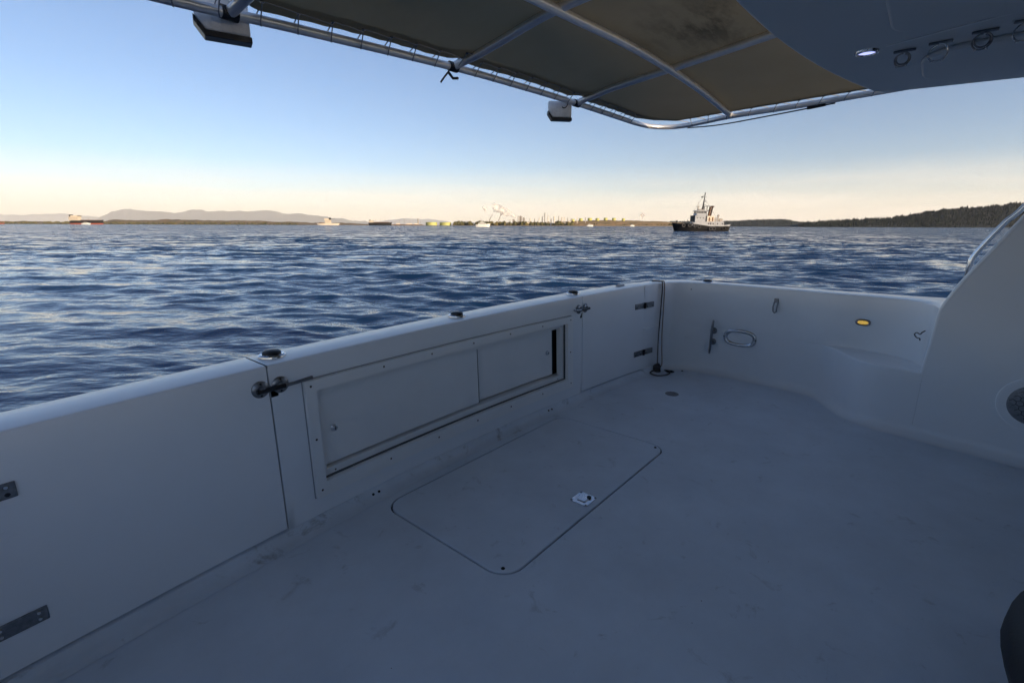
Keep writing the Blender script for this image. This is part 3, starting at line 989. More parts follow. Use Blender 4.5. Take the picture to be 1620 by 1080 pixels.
def sweep(mb, t0, t1, prof, n=12):
    """closed cross-section prof(t) -> [(dn, z)] swept along the transom"""
    rows = [[S(t, dn, z) for dn, z in prof(t)] for t in np.linspace(t0, t1, n)]
    k0, m = len(mb.v), len(rows[0])
    mb.grid(rows, close_u=True)
    mb.f.append(tuple(range(k0, k0 + m))[::-1])
    e = k0 + (n - 1) * m
    mb.f.append(tuple(range(e, e + m)))
    return mb


def bar(mb, t0, t1, z0, z1, dnF, dnB, n=10, r=0.0):
    return sweep(mb, t0, t1, lambda t: [(dnF, z0), (dnF, z1), (dnB, z1), (dnB, z0)], n)


def arc(cx, cy, r, a0, a1, n=4):
    return [(cx + r * math.cos(R(a0 + (a1 - a0) * k / n)), cy + r * math.sin(R(a0 + (a1 - a0) * k / n))) for k in range(n + 1)]


def wall_top(t, z0, rise=0.0, w=0.20, r=0.007):
    h = zt(t) + rise
    return [(0.0, z0)] + arc(r, h - r, r, 180, 90) + arc(w - r, h - r, r, 90, 0) + [(w, z0)]


# --- cockpit sole with the hatch opening cut out
def rrect(x0, x1, y0, y1, r, n=8):
    return (arc(x1 - r, y1 - r, r, 0, 90, n) + arc(x0 + r, y1 - r, r, 90, 180, n) + arc(x0 + r, y0 + r, r, 180, 270, n) + arc(x1 - r, y0 + r, r, 270, 360, n))


HX0, HX1, HY0, HY1, HR = -0.748, 0.735, -0.868, -0.085, 0.10
bm = bmesh.new()
outer = [bm.verts.new((x, y, 0)) for x, y in ((-2.62, -3.0), (2.62, -3.0), (2.62, -0.02), (1.5, 0.0), (0, 0.06), (-1.5, 0.0), (-2.62, -0.02))]
hole = [bm.verts.new((x, y, 0)) for x, y in rrect(HX0, HX1, HY0, HY1, HR)]
ed = [bm.edges.new((L[i], L[(i + 1) % len(L)])) for L in (outer, hole) for i in range(len(L))]
bmesh.ops.triangle_fill(bm, use_beauty=True, use_dissolve=False, edges=ed)
low = [bm.verts.new((v.co.x, v.co.y, -0.03)) for v in hole]
for i in range(len(hole)):
    k = (i + 1) % len(hole)
    bm.faces.new((hole[i], hole[k], low[k], low[i]))
bmesh.ops.recalc_face_normals(bm, faces=bm.faces)
me = bpy.data.meshes.new('cockpit_sole')
bm.to_mesh(me); bm.free()
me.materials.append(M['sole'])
sole = bpy.data.objects.new('cockpit_sole', me)
COL.objects.link(sole); sole.parent = boat
for p in me.polygons:
    if p.normal.z < -0.5: p.flip()
MB().prism([p for p in rrect(HX0 - .02, HX1 + .02, HY0 - .02, HY1 + .02, HR)], lambda a, b: (a, b, -0.034), lambda a, b: (a, b, -0.012)).build('hatch_gasket', M['gasket'], sole)
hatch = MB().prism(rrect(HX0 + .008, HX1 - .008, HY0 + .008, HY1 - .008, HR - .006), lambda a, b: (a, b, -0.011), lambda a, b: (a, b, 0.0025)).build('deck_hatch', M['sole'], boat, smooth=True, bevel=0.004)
tag(hatch, 'flush rectangular deck hatch with rounded corners')
# square latch plate
lp = MB().prism(rrect(-0.128, -0.026, -0.833, -0.737, 0.010, 3), lambda a, b: (a, b, 0.0027), lambda a, b: (a, b, 0.006)).build('latch_plate', M['chrome'], hatch, bevel=0.0015)
MB().prism(rrect(-0.103, -0.050, -0.808, -0.762, 0.008, 3), lambda a, b: (a, b, 0.0062), lambda a, b: (a, b, 0.010)).build('latch_handle', M['chrome'], hatch, bevel=0.002)
MB().lathe([(0.011, 0), (0.011, .004)], (-0.054, -0.803, 0.0085)).build('latch_key', M['black'], hatch)
for x, y in ((-0.120, -0.825), (-0.034, -0.825), (-0.120, -0.745), (-0.034, -0.745)):
    MB().lathe([(0.006, 0), (0.004, .002)], (x, y, 0.006), seg=10).build('screw', M['black'], hatch)
for x, y in ((-0.700, -0.81), (0.690, -0.81)):
    MB().lathe([(0.0085, 0), (0.006, .003)], (x, y, 0.0025), seg=12).build('finger_plug', M['gasket'], hatch)
# deck plate and drain
MB().lathe([(0.052, 0.001), (0.050, .004), (.036, .0045), (.034, .002), (0.001, .0022)], (1.69, -0.50, 0), seg=28).build('deck_plate', M['dull_steel'], sole, smooth=True)
MB().lathe([(0.04, 0.001), (0.038, .0035), (0.030, .0035), (.028, .001), (.001, .001)], (2.27, -0.24, 0), seg=24).build('drain', M['gasket'], sole, smooth=True)
MB().lathe([(0.010, 0.001), (0.007, .005)], (2.36, -0.32, 0), seg=12).build('snap_stud', M['gasket'], sole)
# specks of grit on the sole
for k in range(16):
    x, y = random.uniform(-1.5, 2.0), random.uniform(-1.7, -0.1)
    if HX0 - .05 < x < HX1 + .05 and HY0 - .05 < y < HY1 + .05 and k % 3: continue
    s = random.uniform(.0012, .0028)
    MB().lathe([(s, 0.0028), (s * .7, s * 1.2)], (x, y, 0), seg=6).build('grit', M['screw'], sole)

# coving where the sole turns up to the transom
cov = MB()
prof = [(.06, .043), (-.004, .043), (-.0085, .040), (-.016, .026), (-.032, .012), (-.050, .0045), (-.075, .0012)]
cov.grid([[S(t, dn, z) for dn, z in prof] for t in np.linspace(-2.40, 2.40, 60)])
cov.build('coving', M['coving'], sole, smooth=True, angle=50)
for t in (-0.736, -0.702, 0.716, 0.753):
    MB().lathe([(0.007, -.004), (0.006, .004)], S(t, -.022, .021), (0, -.7, .7), 10).build('coving_screw', M['gasket'], sole)

# --- transom centre with the locker recess
LT0, LT1, LZ0, LZ1 = -0.985, 0.965, 0.185, 0.630
tr = MB()
g = 0.0035
for a, b, n_ in ((-1.152 + g, 1.152 - g, 40),):
    rows = []
    for t in np.linspace(a, b, n_):
        h = zt(t)
        rows.append([S(t, 0, LZ1), S(t, 0, (LZ1 + h) / 2)] + [S(t, d, z) for d, z in arc(.007, h - .007, .007, 180, 90) + arc(.193, h - .007, .007, 90, 0)] + [S(t, .20, .3), S(t, .20, -.9)])
    tr.grid(rows)
for a, b in ((-1.152 + g, LT0), (LT1, 1.152 - g)):
    tr.grid([[S(t, 0, z) for z in (.01, LZ0, .4, LZ1)] for t in np.linspace(a, b, 5)])
tr.grid([[S(t, 0, z) for z in (.01, LZ0)] for t in np.linspace(LT0, LT1, 36)])
# end faces at the gate seams
for t in (-1.152 + g, 1.152 - g):
    h = zt(t)
    tr.add([S(t, 0, .01), S(t, 0, h - .01), S(t, .2, h - .01), S(t, .2, .01)], [(0, 1, 2, 3)])
# recess sides and back
D = .10
tr.grid([[S(t, d, LZ0) for d in (0, D)] for t in np.linspace(LT0, LT1, 20)])
tr.grid([[S(t, d, LZ1) for d in (0, D)] for t in np.linspace(LT0, LT1, 20)])
for t in (LT0, LT1): tr.add([S(t, 0, LZ0), S(t, D, LZ0), S(t, D, LZ1), S(t, 0, LZ1)], [(0, 1, 2, 3)])
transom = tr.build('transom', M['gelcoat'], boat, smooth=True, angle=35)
li = MB().grid([[S(t, D - .004, z) for z in (LZ0, LZ1)] for t in np.linspace(LT0, LT1, 20)])
for t in (LT0 + .003, LT1 - .003): li.add([S(t, .0015, LZ0), S(t, D - .004, LZ0), S(t, D - .004, LZ1), S(t, .0015, LZ1)], [(0, 1, 2, 3)])
li.build('locker_shade_lining', M['gasket'], transom)  # black lining: the recess's shade is put into its colour

# locker: raised trim frame, track frame, two sliding doors
locker = transom
fr = MB()
a0, a1, b0, b1 = -1.016, 1.006, 0.130, 0.662
i0, i1, j0, j1 = -0.968, 0.944, 0.196, 0.614
PR = -.024
bar(fr, a0, a1, j1, b1, PR, .0005, 24); bar(fr, a0, a1, b0, j0, PR, .0005, 24)
bar(fr, a0, i0, j0, j1, PR, .0005, 4); bar(fr, i1, a1, j0, j1, PR, .0005, 4)
bar(fr, i0 - .012, i1 + .012, j1, j1 + .01, .0008, .03, 20); bar(fr, i0 - .012, i1 + .012, j0 - .01, j0, .0008, .03, 20)
lf = fr.build('locker_frame', M['plastic'], boat, weld=False)
tag(lf, 'raised white trim frame screwed round the sliding locker doors')
sl = MB()
for (p0, p1, q0, q1) in ((a0 - .004, a1 + .004, b1, b1 + .004), (a0 - .004, a1 + .004, b0 - .004, b0), (a0 - .004, a0, b0, b1), (a1, a1 + .004, b0, b1)):
    bar(sl, p0, p1, q0, q1, -.0035, .0005, 20)
sl.build('sealant', M['lace'], lf, weld=False)
sl = MB()
for (p0, p1, q0, q1) in ((i0, i1, j1 - .005, j1 - .0005), (i0, i1, j0 + .0005, j0 + .005), (i0 + .0005, i0 + .005, j0 + .005, j1 - .005), (i1 - .005, i1 - .0005, j0 + .005, j1 - .005)):
    bar(sl, p0, p1, q0, q1, .000, .012, 20)
sl.build('sealant', M['seal'], lf, weld=False)
tf = MB()
k0, k1, m0, m1 = -0.942, 0.905, 0.236, 0.584
bar(tf, i0, i1, m1, j1, .012, .075, 20); bar(tf, i0, i1, j0, m0 - .004, .012, .075, 20)
bar(tf, i0, k0, m0 - .004, m1, .012, .048, 3); bar(tf, k1, i1, m0 - .004, m1, .012, .048, 3)
tf.build('track_frame', M['plastic'], lf, weld=False)
d1 = bar(MB(), k0 + .003, 0.088, m0 + .006, m1 - .003, .030, .039, 16).build('sliding_door', M['plastic'], boat)
tag(d1, 'left sliding locker door with a round lock')
d2 = bar(MB(), 0.070, 0.856, m0 + .008, m1 - .003, .052, .061, 14).build('sliding_door', M['plastic'], boat)
tag(d2, 'right sliding locker door standing slightly open')
bar(MB(), .0882, .0915, m0 + .006, m1 - .003, .0285, .040, 2).build('door_edge', M['gasket'], d1)
bar(MB(),   .8530, .8565, m0 + .008, m1 - .003, .0505, .062, 2).build('door_edge', M['lace'], d2)
for dd, t, z, dn in ((d1, -.877, .402, .030), (d2, .800, .414, .052)):
    MB().lathe([(.017, -.004), (.017, .003), (.013, .006), (.013, .012), (.009, .014)], S(t, dn, z), (0, -1, 0), 20).build('lock', M['chrome'], dd, smooth=True)
    MB().box(t - .0015, t + .0015, S(t, dn, z)[1] - .0155, S(t, dn, z)[1] - .013, z - .007, z + .007).build('keyhole', M['gasket'], dd)
for t in (-.992, -.62, -.30, 0.02, .33, .66, .975):
    for z in (.638, .163):
        MB().lathe([(.0055, 0), (.004, .0025)], S(t + random.uniform(-.01, .01), PR, z), (0, -1, 0), 8).build('screw', M['screw'], lf)
for t in (-.992, .975):
    MB().lathe([(.0055, 0), (.004, .0025)], S(t, PR, .40), (0, -1, 0), 8).build('screw', M['screw'], lf)
for t in (-.90, .87):
    MB().lathe([(.0045, 0), (.003, .002)], S(t, .012, .212), (0, -1, 0), 8).build('track_screw', M['screw'], lf)

# --- the two transom gates
def gate(sgn):
    ta, tb = sorted((sgn * (1.152 + g), sgn * 2.022))
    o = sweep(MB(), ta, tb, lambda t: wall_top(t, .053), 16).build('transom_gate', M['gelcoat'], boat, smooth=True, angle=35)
    tag(o, 'white transom gate door at the %s end' % ('right' if sgn > 0 else 'left'))
    for z0 in ((.562, .608), (.166, .210)) if sgn < 0 else ((.600, .648), (.180, .228)):
        lo, hi = (1.885, 2.165)
        A, B = sorted((sgn * lo, sgn * hi))
        off = -.030 if False else 0
        h = MB()
        rows = [[(x, S(x, 0, z)[1] - dd - (.0 if abs(x) < 2.03 else (abs(x) - 2.03) * .05), z) for z, dd in ((z0[0], .0005), (z0[0], .006), (z0[1], .006), (z0[1], .0005))] for x in np.linspace(A, B, 8)]
        k = len(h.v); h.grid(rows, close_u=True); h.f.append((0, 1, 2, 3)); h.f.append((28, 29, 30, 31))
        ho = h.build('hinge', M['dull_steel'], o, bevel=0.002)
        y = S(2.024, 0, z0[0])[1]
        MB().tube([(sgn * 2.024, y - .010, z0[0] - .001), (sgn * 2.024, y - .010, z0[1] + .001)], .010, 12).build('hinge_pin', M['black'], o, smooth=True)
        for x in (1.905, 1.985, 2.065, 2.145):
            for zz in (z0[0] + .012, z0[1] - .012):
                p = S(sgn * x, -.006 - max(0, (x - 2.03) * .05), zz)
                MB().lathe([(.0065, 0), (.0045, .003)], p, (0, -1, 0), 10).build('hinge_screw', M['black'] if (x + zz) % .02 > .006 else M['chrome'], o)
    # barrel latch across the seam
    zc = .674 if sgn < 0 else .698
    y1 = S(sgn * 1.19, 0, zc)[1]
    for x in (1.188, 1.108):
        yy = S(sgn * x, 0, zc)[1]
        MB().lathe([(.034, 0), (.034, .004), (.028, .009), (.016, .012), (.014, .026), (.010, .030)], (sgn * x, yy, zc), (0, -1, 0), 20).build('latch_base', M['dull_steel'], o, smooth=True)
        for dz in (.023, -.023):
            MB().lathe([(.006, 0), (.004, .003)], (sgn * x, yy - .008, zc + dz), (0, -1, 0), 8).build('latch_screw', M['black'], o)
    MB().tube([(sgn * 1.21, y1 - .024, zc - .002), (sgn * 1.10, y1 - .024, zc)], .010, 12).build('latch_barrel', M['black'], o, smooth=True)
    MB().tube([(sgn * 1.105, y1 - .024, zc), (sgn * 1.06, y1 - .03, zc + .004), (sgn * 0.99, y1 - .034, zc + .010)], [.0075, .0065, .008], 10).build('latch_lever', M['dull_steel'], o, smooth=True)
    return o


gate(-1)
gate(1)
# sill and hull skin below the gates
for sgn in (-1, 1):
    a, b = sorted((sgn * 1.152, sgn * 2.022))
    sweep(MB(), a, b, lambda t: [(.03, .042), (.20, .042), (.20, -.9), (.03, -.9)], 10).build('gate_sill', M['gelcoat'], boat)


# --- side bulwarks, corner posts and gunwales
def bulwark(Fc, Uc, Oc, zf, sgn, name, label, nsub=6):
    F, U, O = catmull([(*p, 0) for p in Fc], nsub), catmull([(*p, 0) for p in Uc], nsub), catmull([(*p, 0) for p in Oc], nsub)
    N = len(F)
    rows = []
    zl = .413
    for i in range(N):
        f, u, o = F[i], U[i], O[i]
        d = (F[min(i + 1, N - 1)] - F[max(i - 1, 0)]).normalized()
        inw = Vector((d.y, -d.x, 0))
        if sgn < 0: inw = -inw
        h = zf(i / (N - 1))
        w = u - f
        L = w.length
        wh = w / L if L > 1e-5 else Vector((0, 0, 0))
        r = min(.014, L * .3)
        r2 = min(.014, L * .25)
        row = []
        P = lambda v, z: row.append((v.x * 1.0, v.y, z))
        P(f + inw * .075, .0012); P(f + inw * .050, .0045); P(f + inw * .030, .012); P(f + inw * .014, .026); P(f + inw * .004, .042); P(f, .07)
        P(f, .2); P(f, .32)
        for k in range(6):
            a = k / 5 * math.pi / 2
            P(f + wh * r * (1 - math.cos(a)), zl - r + r * math.sin(a))
        P(f + wh * (L * .6), zl + .001)
        for k in range(4):
            a = k / 3 * math.pi / 2
            P(u - wh * r2 * (1 - math.sin(a)), zl + .002 + r2 * (1 - math.cos(a)))
        P(u, max(zl + r2 + .01, .5)); P(u, .62)
        ow = (o - u).normalized()
        for dd, z in arc(.008, h - .008, .008, 180, 90): P(u + ow * dd, z)
        Lw = (o - u).length
        for dd, z in arc(Lw - .008, h - .008, .008, 90, 0): P(u + ow * dd, z)
        P(o, .3); P(o, -.9)
        rows.append([(x, y, z) for x, y, z in row])
    mb = MB().grid(rows)
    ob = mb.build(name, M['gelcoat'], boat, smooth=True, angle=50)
    # close the end at the gate seam
    e = [p for p in rows[0][5:]]
    tag(ob, label)
    return ob, F, U


def yb(t): return 0.04 - 0.03 * t * t + .012
Fc = [(2.0262, yb(2.026)), (2.15, yb(2.15)), (2.28, yb(2.28) - .006), (2.395, -.175), (2.462, -.30), (2.492, -.5), (2.48, -.87), (2.455, -1.15), (2.415, -1.36), (2.31, -1.465), (2.168, -1.555), (2.05, -1.64), (1.985, -1.74), (1.955, -1.85), (1.934, -1.975)]
Uc = Fc[:8] + [(2.41, -1.38), (2.395, -1.5), (2.385, -1.64), (2.325, -1.83), (2.20, -1.945), (2.06, -1.98), (1.940, -1.988)]
Uc[0] = (2.0262, yb(2.026) + .016)
Uc[1] = (2.15, yb(2.15) + .014)
Oc = [(2.0262, yb(2.026) + .21), (2.2, .085), (2.4, .045), (2.54, -.02), (2.63, -.14), (2.66, -.36), (2.655, -.80), (2.635, -1.12), (2.625, -1.38), (2.62, -1.5), (2.615, -1.63), (2.61, -1.81), (2.61, -1.95), (2.61, -2.05), (2.61, -2.15)]
sb, SF, SU = bulwark(Fc, Uc, Oc, lambda s: .800 + .020 * s, 1, 'bulwark', 'right side bulwark curving into a moulded seat ledge', 8)
Fp = [(-2.0262, yb(2.026)), (-2.15, yb(2.15)), (-2.28, yb(2.28) - .006), (-2.395, -.175), (-2.462, -.30), (-2.492, -.5), (-2.48, -1.2), (-2.46, -2.0), (-2.44, -2.95)]
Op = [(-2.0262, yb(2.026) + .21), (-2.2, .085), (-2.4, .045), (-2.54, -.02), (-2.63, -.14), (-2.66, -.36), (-2.65, -1.2), (-2.63, -2.0), (-2.62, -2.95)]
bulwark(Fp, Fp, Op, lambda s: .748, -1, 'bulwark', 'left side bulwark', 4)

# bulwark fittings on the right wall
def wall_t(n):
    for i in range(len(SU) - 1):
        if SU[i].y >= n >= SU[i + 1].y:
            k = (SU[i].y - n) / max(1e-6, SU[i].y - SU[i + 1].y)
            return SU[i].x + (SU[i + 1].x - SU[i].x) * k
    return 2.45


ct = wall_t(-.525) - .002
cl = MB().tube([(ct - .050, -.530, .492), (ct - .054, -.527, .44), (ct - .052, -.525, .34), (ct - .054, -.523, .24), (ct - .050, -.520, .188)], [.007, .0105, .012, .0105, .007], 12)
co = cl.build('cleat', M['dull_steel'], sb, smooth=True)
for z in (.390, .290):
    MB().lathe([(.030, 0), (.028, .006), (.014, .014), (.012, .05)], (ct, -.525, z), (-1, 0, 0), 16).build('cleat_foot', M['dull_steel'], sb, smooth=True)
hx = wall_t(-.75)
def oval(a, b, n=36): return [(a * math.copysign(abs(math.cos(q)) ** .75, math.cos(q)), b * math.copysign(abs(math.sin(q)) ** .75, math.sin(q))) for q in np.linspace(0, 2 * math.pi, n + 1)[:-1]]
rows = []
for (a, b, dx) in ((.137, .076, .0), (.135, .074, -.008), (.126, .065, -.013), (.112, .052, -.011), (.100, .043, .004), (.088, .035, .035), (.075, .028, .05)):
    rows.append([(wall_t(-.75 + y) + dx - .001, -.75 + y, .355 + z) for y, z in oval(a, b)])
hw = MB().grid(rows, close_u=True).build('hawse_pipe', M['chrome'], sb, smooth=True, angle=60)
rows = [[(wall_t(-.75 + y) + dx - .002, -.75 + y, .355 + z) for y, z in oval(a, b)] for a, b, dx in ((.098, .042, .012), (.07, .026, .012), (.03, .012, .012), (.001, .001, .012))]
MB().grid(rows, close_u=True).build('hawse_throat', M['chrome'], sb, smooth=True)
for y in (-.13, .13):
    MB().lathe([(.007, 0), (.005, .003)], (wall_t(-.75 + y) - .012, -.75 + y, .355), (-1, 0, 0), 10).build('hawse_screw', M['black'], sb)
# hook loop under the gunwale
hk = wall_t(-1.0) - .001
MB().box(hk - .012, hk, -1.016, -.984, .695, .728).build('hook_plate', M['dull_steel'], sb, bevel=.003)
MB().tube([(hk - .012, -.988, .70), (hk - .030, -.986, .66), (hk - .022, -.988, .625), (hk - .02, -1.0, .612), (hk - .022, -1.012, .625), (hk - .030, -1.014, .66), (hk - .012, -1.012, .70)], .0055, 8).build('hook_loop', M['dull_steel'], sb, smooth=True)
# lit courtesy lamp
lx = wall_t(-1.60)
rows = [[(wall_t(-1.60 + y) + dx, -1.60 + y, .620 + z) for y, z in oval(a, b, 28)] for a, b, dx in ((.047, .025, 0), (.046, .024, -.007), (.040, .018, -.010), (.033, .013, -.006))]
cl = MB().grid(rows, close_u=True).build('courtesy_lamp', M['dull_steel'], sb, smooth=True)
rows = [[(wall_t(-1.60 + y) + dx, -1.60 + y, .620 + z) for y, z in oval(a, b, 28)] for a, b, dx in ((.033, .013, -.006), (.02, .009, -.010), (.001, .001, -.011))]
lens = MB().grid(rows, close_u=True).build('lamp_lens', M['warm_lamp'], sb, smooth=True)
tag(lens, 'yellow glowing lens of the oval courtesy lamp')
# bungee hook squiggle by the cabin edge
qx = [(2.098, -1.953, .655), (2.115, -1.940, .640), (2.128, -1.932, .625), (2.160, -1.915, .628), (2.172, -1.905, .612), (2.150, -1.920, .596), (2.125, -1.934, .598), (2.120, -1.937, .585)]
MB().tube(catmull([(x - .006, y + .006, z) for x, y, z in qx], 4), .0035, 6).build('cord_hook', M['black'], sb, smooth=True)
MB().lathe([(.006, 0), (.004, .003)], (wall_t(-.30) - .001, -.30, .745), (-1, 0, 0), 8).build('snap_stud', M['dull_steel'], sb)

# rod holders let into the gunwale
for t, y, z in ((-1.072, S(-1.072, .125, .77)[1], zt(-1.072)), (0.028, S(.028, .125, .77)[1], zt(.028)), (1.21, S(1.21, .125, .77)[1], zt(1.21)), (2.575, -.40, .8035)):
    r = MB().lathe([(.055, 0), (.054, .006), (.046, .012), (.038, .010)], (t, y, z + .0005), seg=28).build('rod_holder', M['chrome'], boat, smooth=True)
    MB().lathe([(.037, .006), (.037, .020), (.030, .026), (.001, .028)], (t, y, z), seg=24).build('rod_holder_cap', M['black'], r, smooth=True)
for (t, y, z) in ((1.86, S(1.86, .13, .77)[1], zt(1.86)),):
    MB().box(t - .05, t + .05, y - .018, y + .018, z, z + .012).build('chock', M['dull_steel'], boat, bevel=.004)

# --- cabin side moulding on the right
def ft(n): return 1.983 + .1766 * (n + 1.70)
prof2 = [(-1.976, 0.0), (-1.976, .413), (-1.992, .62), (-2.002, .79), (-2.012, .84), (-2.045, .925), (-2.09, 1.025), (-2.25, 1.338), (-2.62, 2.07), (-2.95, 2.07), (-2.95, 0.0)]
cs = MB().prism(prof2, lambda n, z: (ft(n), n, z), lambda n, z: (ft(n) + .036, n, z)).build('cabin_side', M['gelcoat'], boat)
tag(cs, 'white cabin side moulding with slanted aft edge')
MB().tube(catmull([(ft(n) + .018, n, z) for n, z in prof2[1:9]], 5), .0185, 12).build('cabin_side_edge', M['gelcoat'], cs, smooth=True)
cvp = [(.075, .0012), (.05, .0045), (.03, .012), (.014, .026), (.004, .042), (0, .07)]
MB().grid([[(ft(n) - d * .985, n + d * .174, z) for d, z in cvp] for n in np.linspace(-1.975, -2.95, 6)]).build('coving', M['gelcoat'], cs, smooth=True)
MB().box(1.97, 2.60, -2.95, -2.02, .74, .815).build('side_deck', M['gelcoat'], boat, bevel=.01)
# speaker in a round dish
sc_n, sc_z = -1.70 - .985 * .775, .345
ctr = Vector((ft(sc_n), sc_n, sc_z))
nrm = Vector((-1, .1766, 0)).normalized()
dish = MB().lathe([(.158, -.001), (.155, .004), (.140, .006), (.120, .0015), (.113, .0025)], ctr, nrm, 40).build('speaker_dish', M['gelcoat'], cs, smooth=True)
MB().lathe([(.113, .002), (.111, .006), (.104, .007)], ctr, nrm, 40).build('speaker_rim', M['dull_steel'], cs, smooth=True)
MB().lathe([(.105, .0035), (.001, .0036)], ctr, nrm, 40).build('speaker_cone', M['lace'], cs)
gr = MB()
u_ = nrm.cross(Vector((0, 0, 1))).normalized(); w_ = Vector((0, 0, 1))
hs = .017
for i in range(-5, 6):
    for j_ in range(-5, 6):
        hx_, hz_ = hs * math.sqrt(3) * (i + .5 * (j_ % 2)), hs * 1.5 * j_
        if math.hypot(hx_, hz_) > .092: continue
        for k in range(3):
            a, b = R(30 + 60 * k), R(90 + 60 * k)
            p = ctr + nrm * .006 + u_ * (hx_ + hs * math.cos(a)) + w_ * (hz_ + hs * math.sin(a))
            q = ctr + nrm * .006 + u_ * (hx_ + hs * math.cos(b)) + w_ * (hz_ + hs * math.sin(b))
            gr.tube([p, q], .0024, 4, caps=False)
tag(gr.build('speaker_grille', M['black'], cs), kind='stuff')
# beige step trim
MB().prism([(-2.335, .915), (-2.80, .915), (-2.80, 1.5), (-2.46, 1.5)], lambda n, z: (ft(n) - .006, n, z), lambda n, z: (ft(n) - .0005, n, z)).build('beige_panel', M['beige'], cs, bevel=.002)
MB().tube([(ft(-2.335) - .006, -2.332, .915), (ft(-2.46) - .006, -2.457, 1.5)], .005, 8).build('panel_edge', M['plastic'], cs)
# stainless grab rail standing on the side deck
rp = [(2.045, -2.09, .815), (2.040, -2.085, 1.0), (2.034, -2.085, 1.085), (2.032, -2.10, 1.15), (2.010, -2.19, 1.326), (1.985, -2.26, 1.43), (1.90, -2.55, 1.98), (1.90, -2.6, 2.09)]
MB().tube(catmull(rp, 6), .0145, 14).build('grab_rail', M['chrome'], boat, smooth=True)
# unseen cabin bulkhead behind the camera; keeps the low sun off the cockpit
bk = MB().box(-2.62, 2.62, -3.02, -2.95, -.3, 2.12).build('bulkhead', M['gelcoat'], boat)
for x0, x1 in ((-.05, .95), (1.0, 1.75)):  # unseen dark panes, added to cut bounce light in the cockpit
    MB().box(x0, x1, -2.953, -2.94, .12, 1.98).build('unseen_dark_pane', M['dark_glass'], bk)

# --- hardtop overhead
def ht_edge(t): return -1.20 - .072 * t * t
out = [(t, ht_edge(t)) for t in np.linspace(-1.97, 1.97, 30)]
out += [(2.02, -1.525), (2.05, -1.60), (2.14, -2.14), (2.22, -2.6), (2.28, -3.3), (-2.28, -3.3), (-2.22, -2.6), (-2.14, -2.14), (-2.05, -1.60), (-2.02, -1.525)]
top = MB().prism(out, lambda a, b: (a, b, 2.10), lambda a, b: (a, b, 2.20)).build('hardtop', M['liner'], boat, smooth=True, bevel=.016, bseg=3, angle=30)
tag(top, 'white hardtop overhang with lamp and rod rings on its underside')
for args in ((-.86, .86, -3.2, -1.63, .13), (1.20, 1.84, -3.2, -1.715, .20)):
    MB().prism(rrect(*args, 8), lambda a, b: (a, b, 2.076), lambda a, b: (a, b, 2.1015)).build('liner_panel', M['liner'], top, smooth=True, bevel=.016, bseg=3, angle=30)
MB().prism([(1.052, -1.60), (.865, -2.16), (.850, -2.155), (1.037, -1.595)], lambda a, b: (a, b, 2.095), lambda a, b: (a, b, 2.1012)).build('liner_batten', M['plastic'], top)
lm = MB().lathe([(.050, 0), (.048, .008), (.036, .011), (.034, .004)], (1.086, -1.522, 2.10), (0, 0, -1), 28).build('downlight', M['chrome'], top, smooth=True)
ll = MB().lathe([(.034, .005), (.02, .008), (.001, .009)], (1.086, -1.522, 2.10), (0, 0, -1), 24).build('downlight_lens', M['cool_lamp'], top, smooth=True)
tag(ll, 'small bright bluish downlight lens')
for k, (t, y, rad) in enumerate(((1.165, -1.655, .029), (1.130, -1.782, .034), (1.080, -1.922, .031), (1.035, -2.045, .034), (.985, -2.17, .032))):
    c = MB().box(t - .006, t + .006, y - .046, y + .038, 2.089, 2.10).build('ring_mount', M['dull_steel'], top, bevel=.003)
    pts = [(t - .01 + .02 * (q / 24), y + rad * math.cos(2 * math.pi * q / 24 + 1.57), 2.088 - rad + rad * math.sin(2 * math.pi * q / 24 + 1.57)) for q in range(25)]
    MB().tube(pts, .0034, 8).build('rod_ring', M['chrome'] if k % 2 else M['dull_steel'], top, smooth=True)
    if k % 2 == 0:
        pts = [(t + .012 - .012 * (q / 18), y + rad * .8 * math.cos(2 * math.pi * q / 24 + 1.9), 2.092 - rad + rad * .8 * math.sin(2 * math.pi * q / 24 + 1.9)) for q in range(19)]
        MB().tube(pts, .0035, 8).build('rod_ring', M['dull_steel'], top, smooth=True)
    for sg in (-1, 1):
        MB().lathe([(.006, 0), (.006, .006), (.001, .008)], (t, y + sg * rad * .55, 2.088 - 1.85 * rad), (0, 0, -1), 8).build('ring_tip', M['chrome'], top, smooth=True)

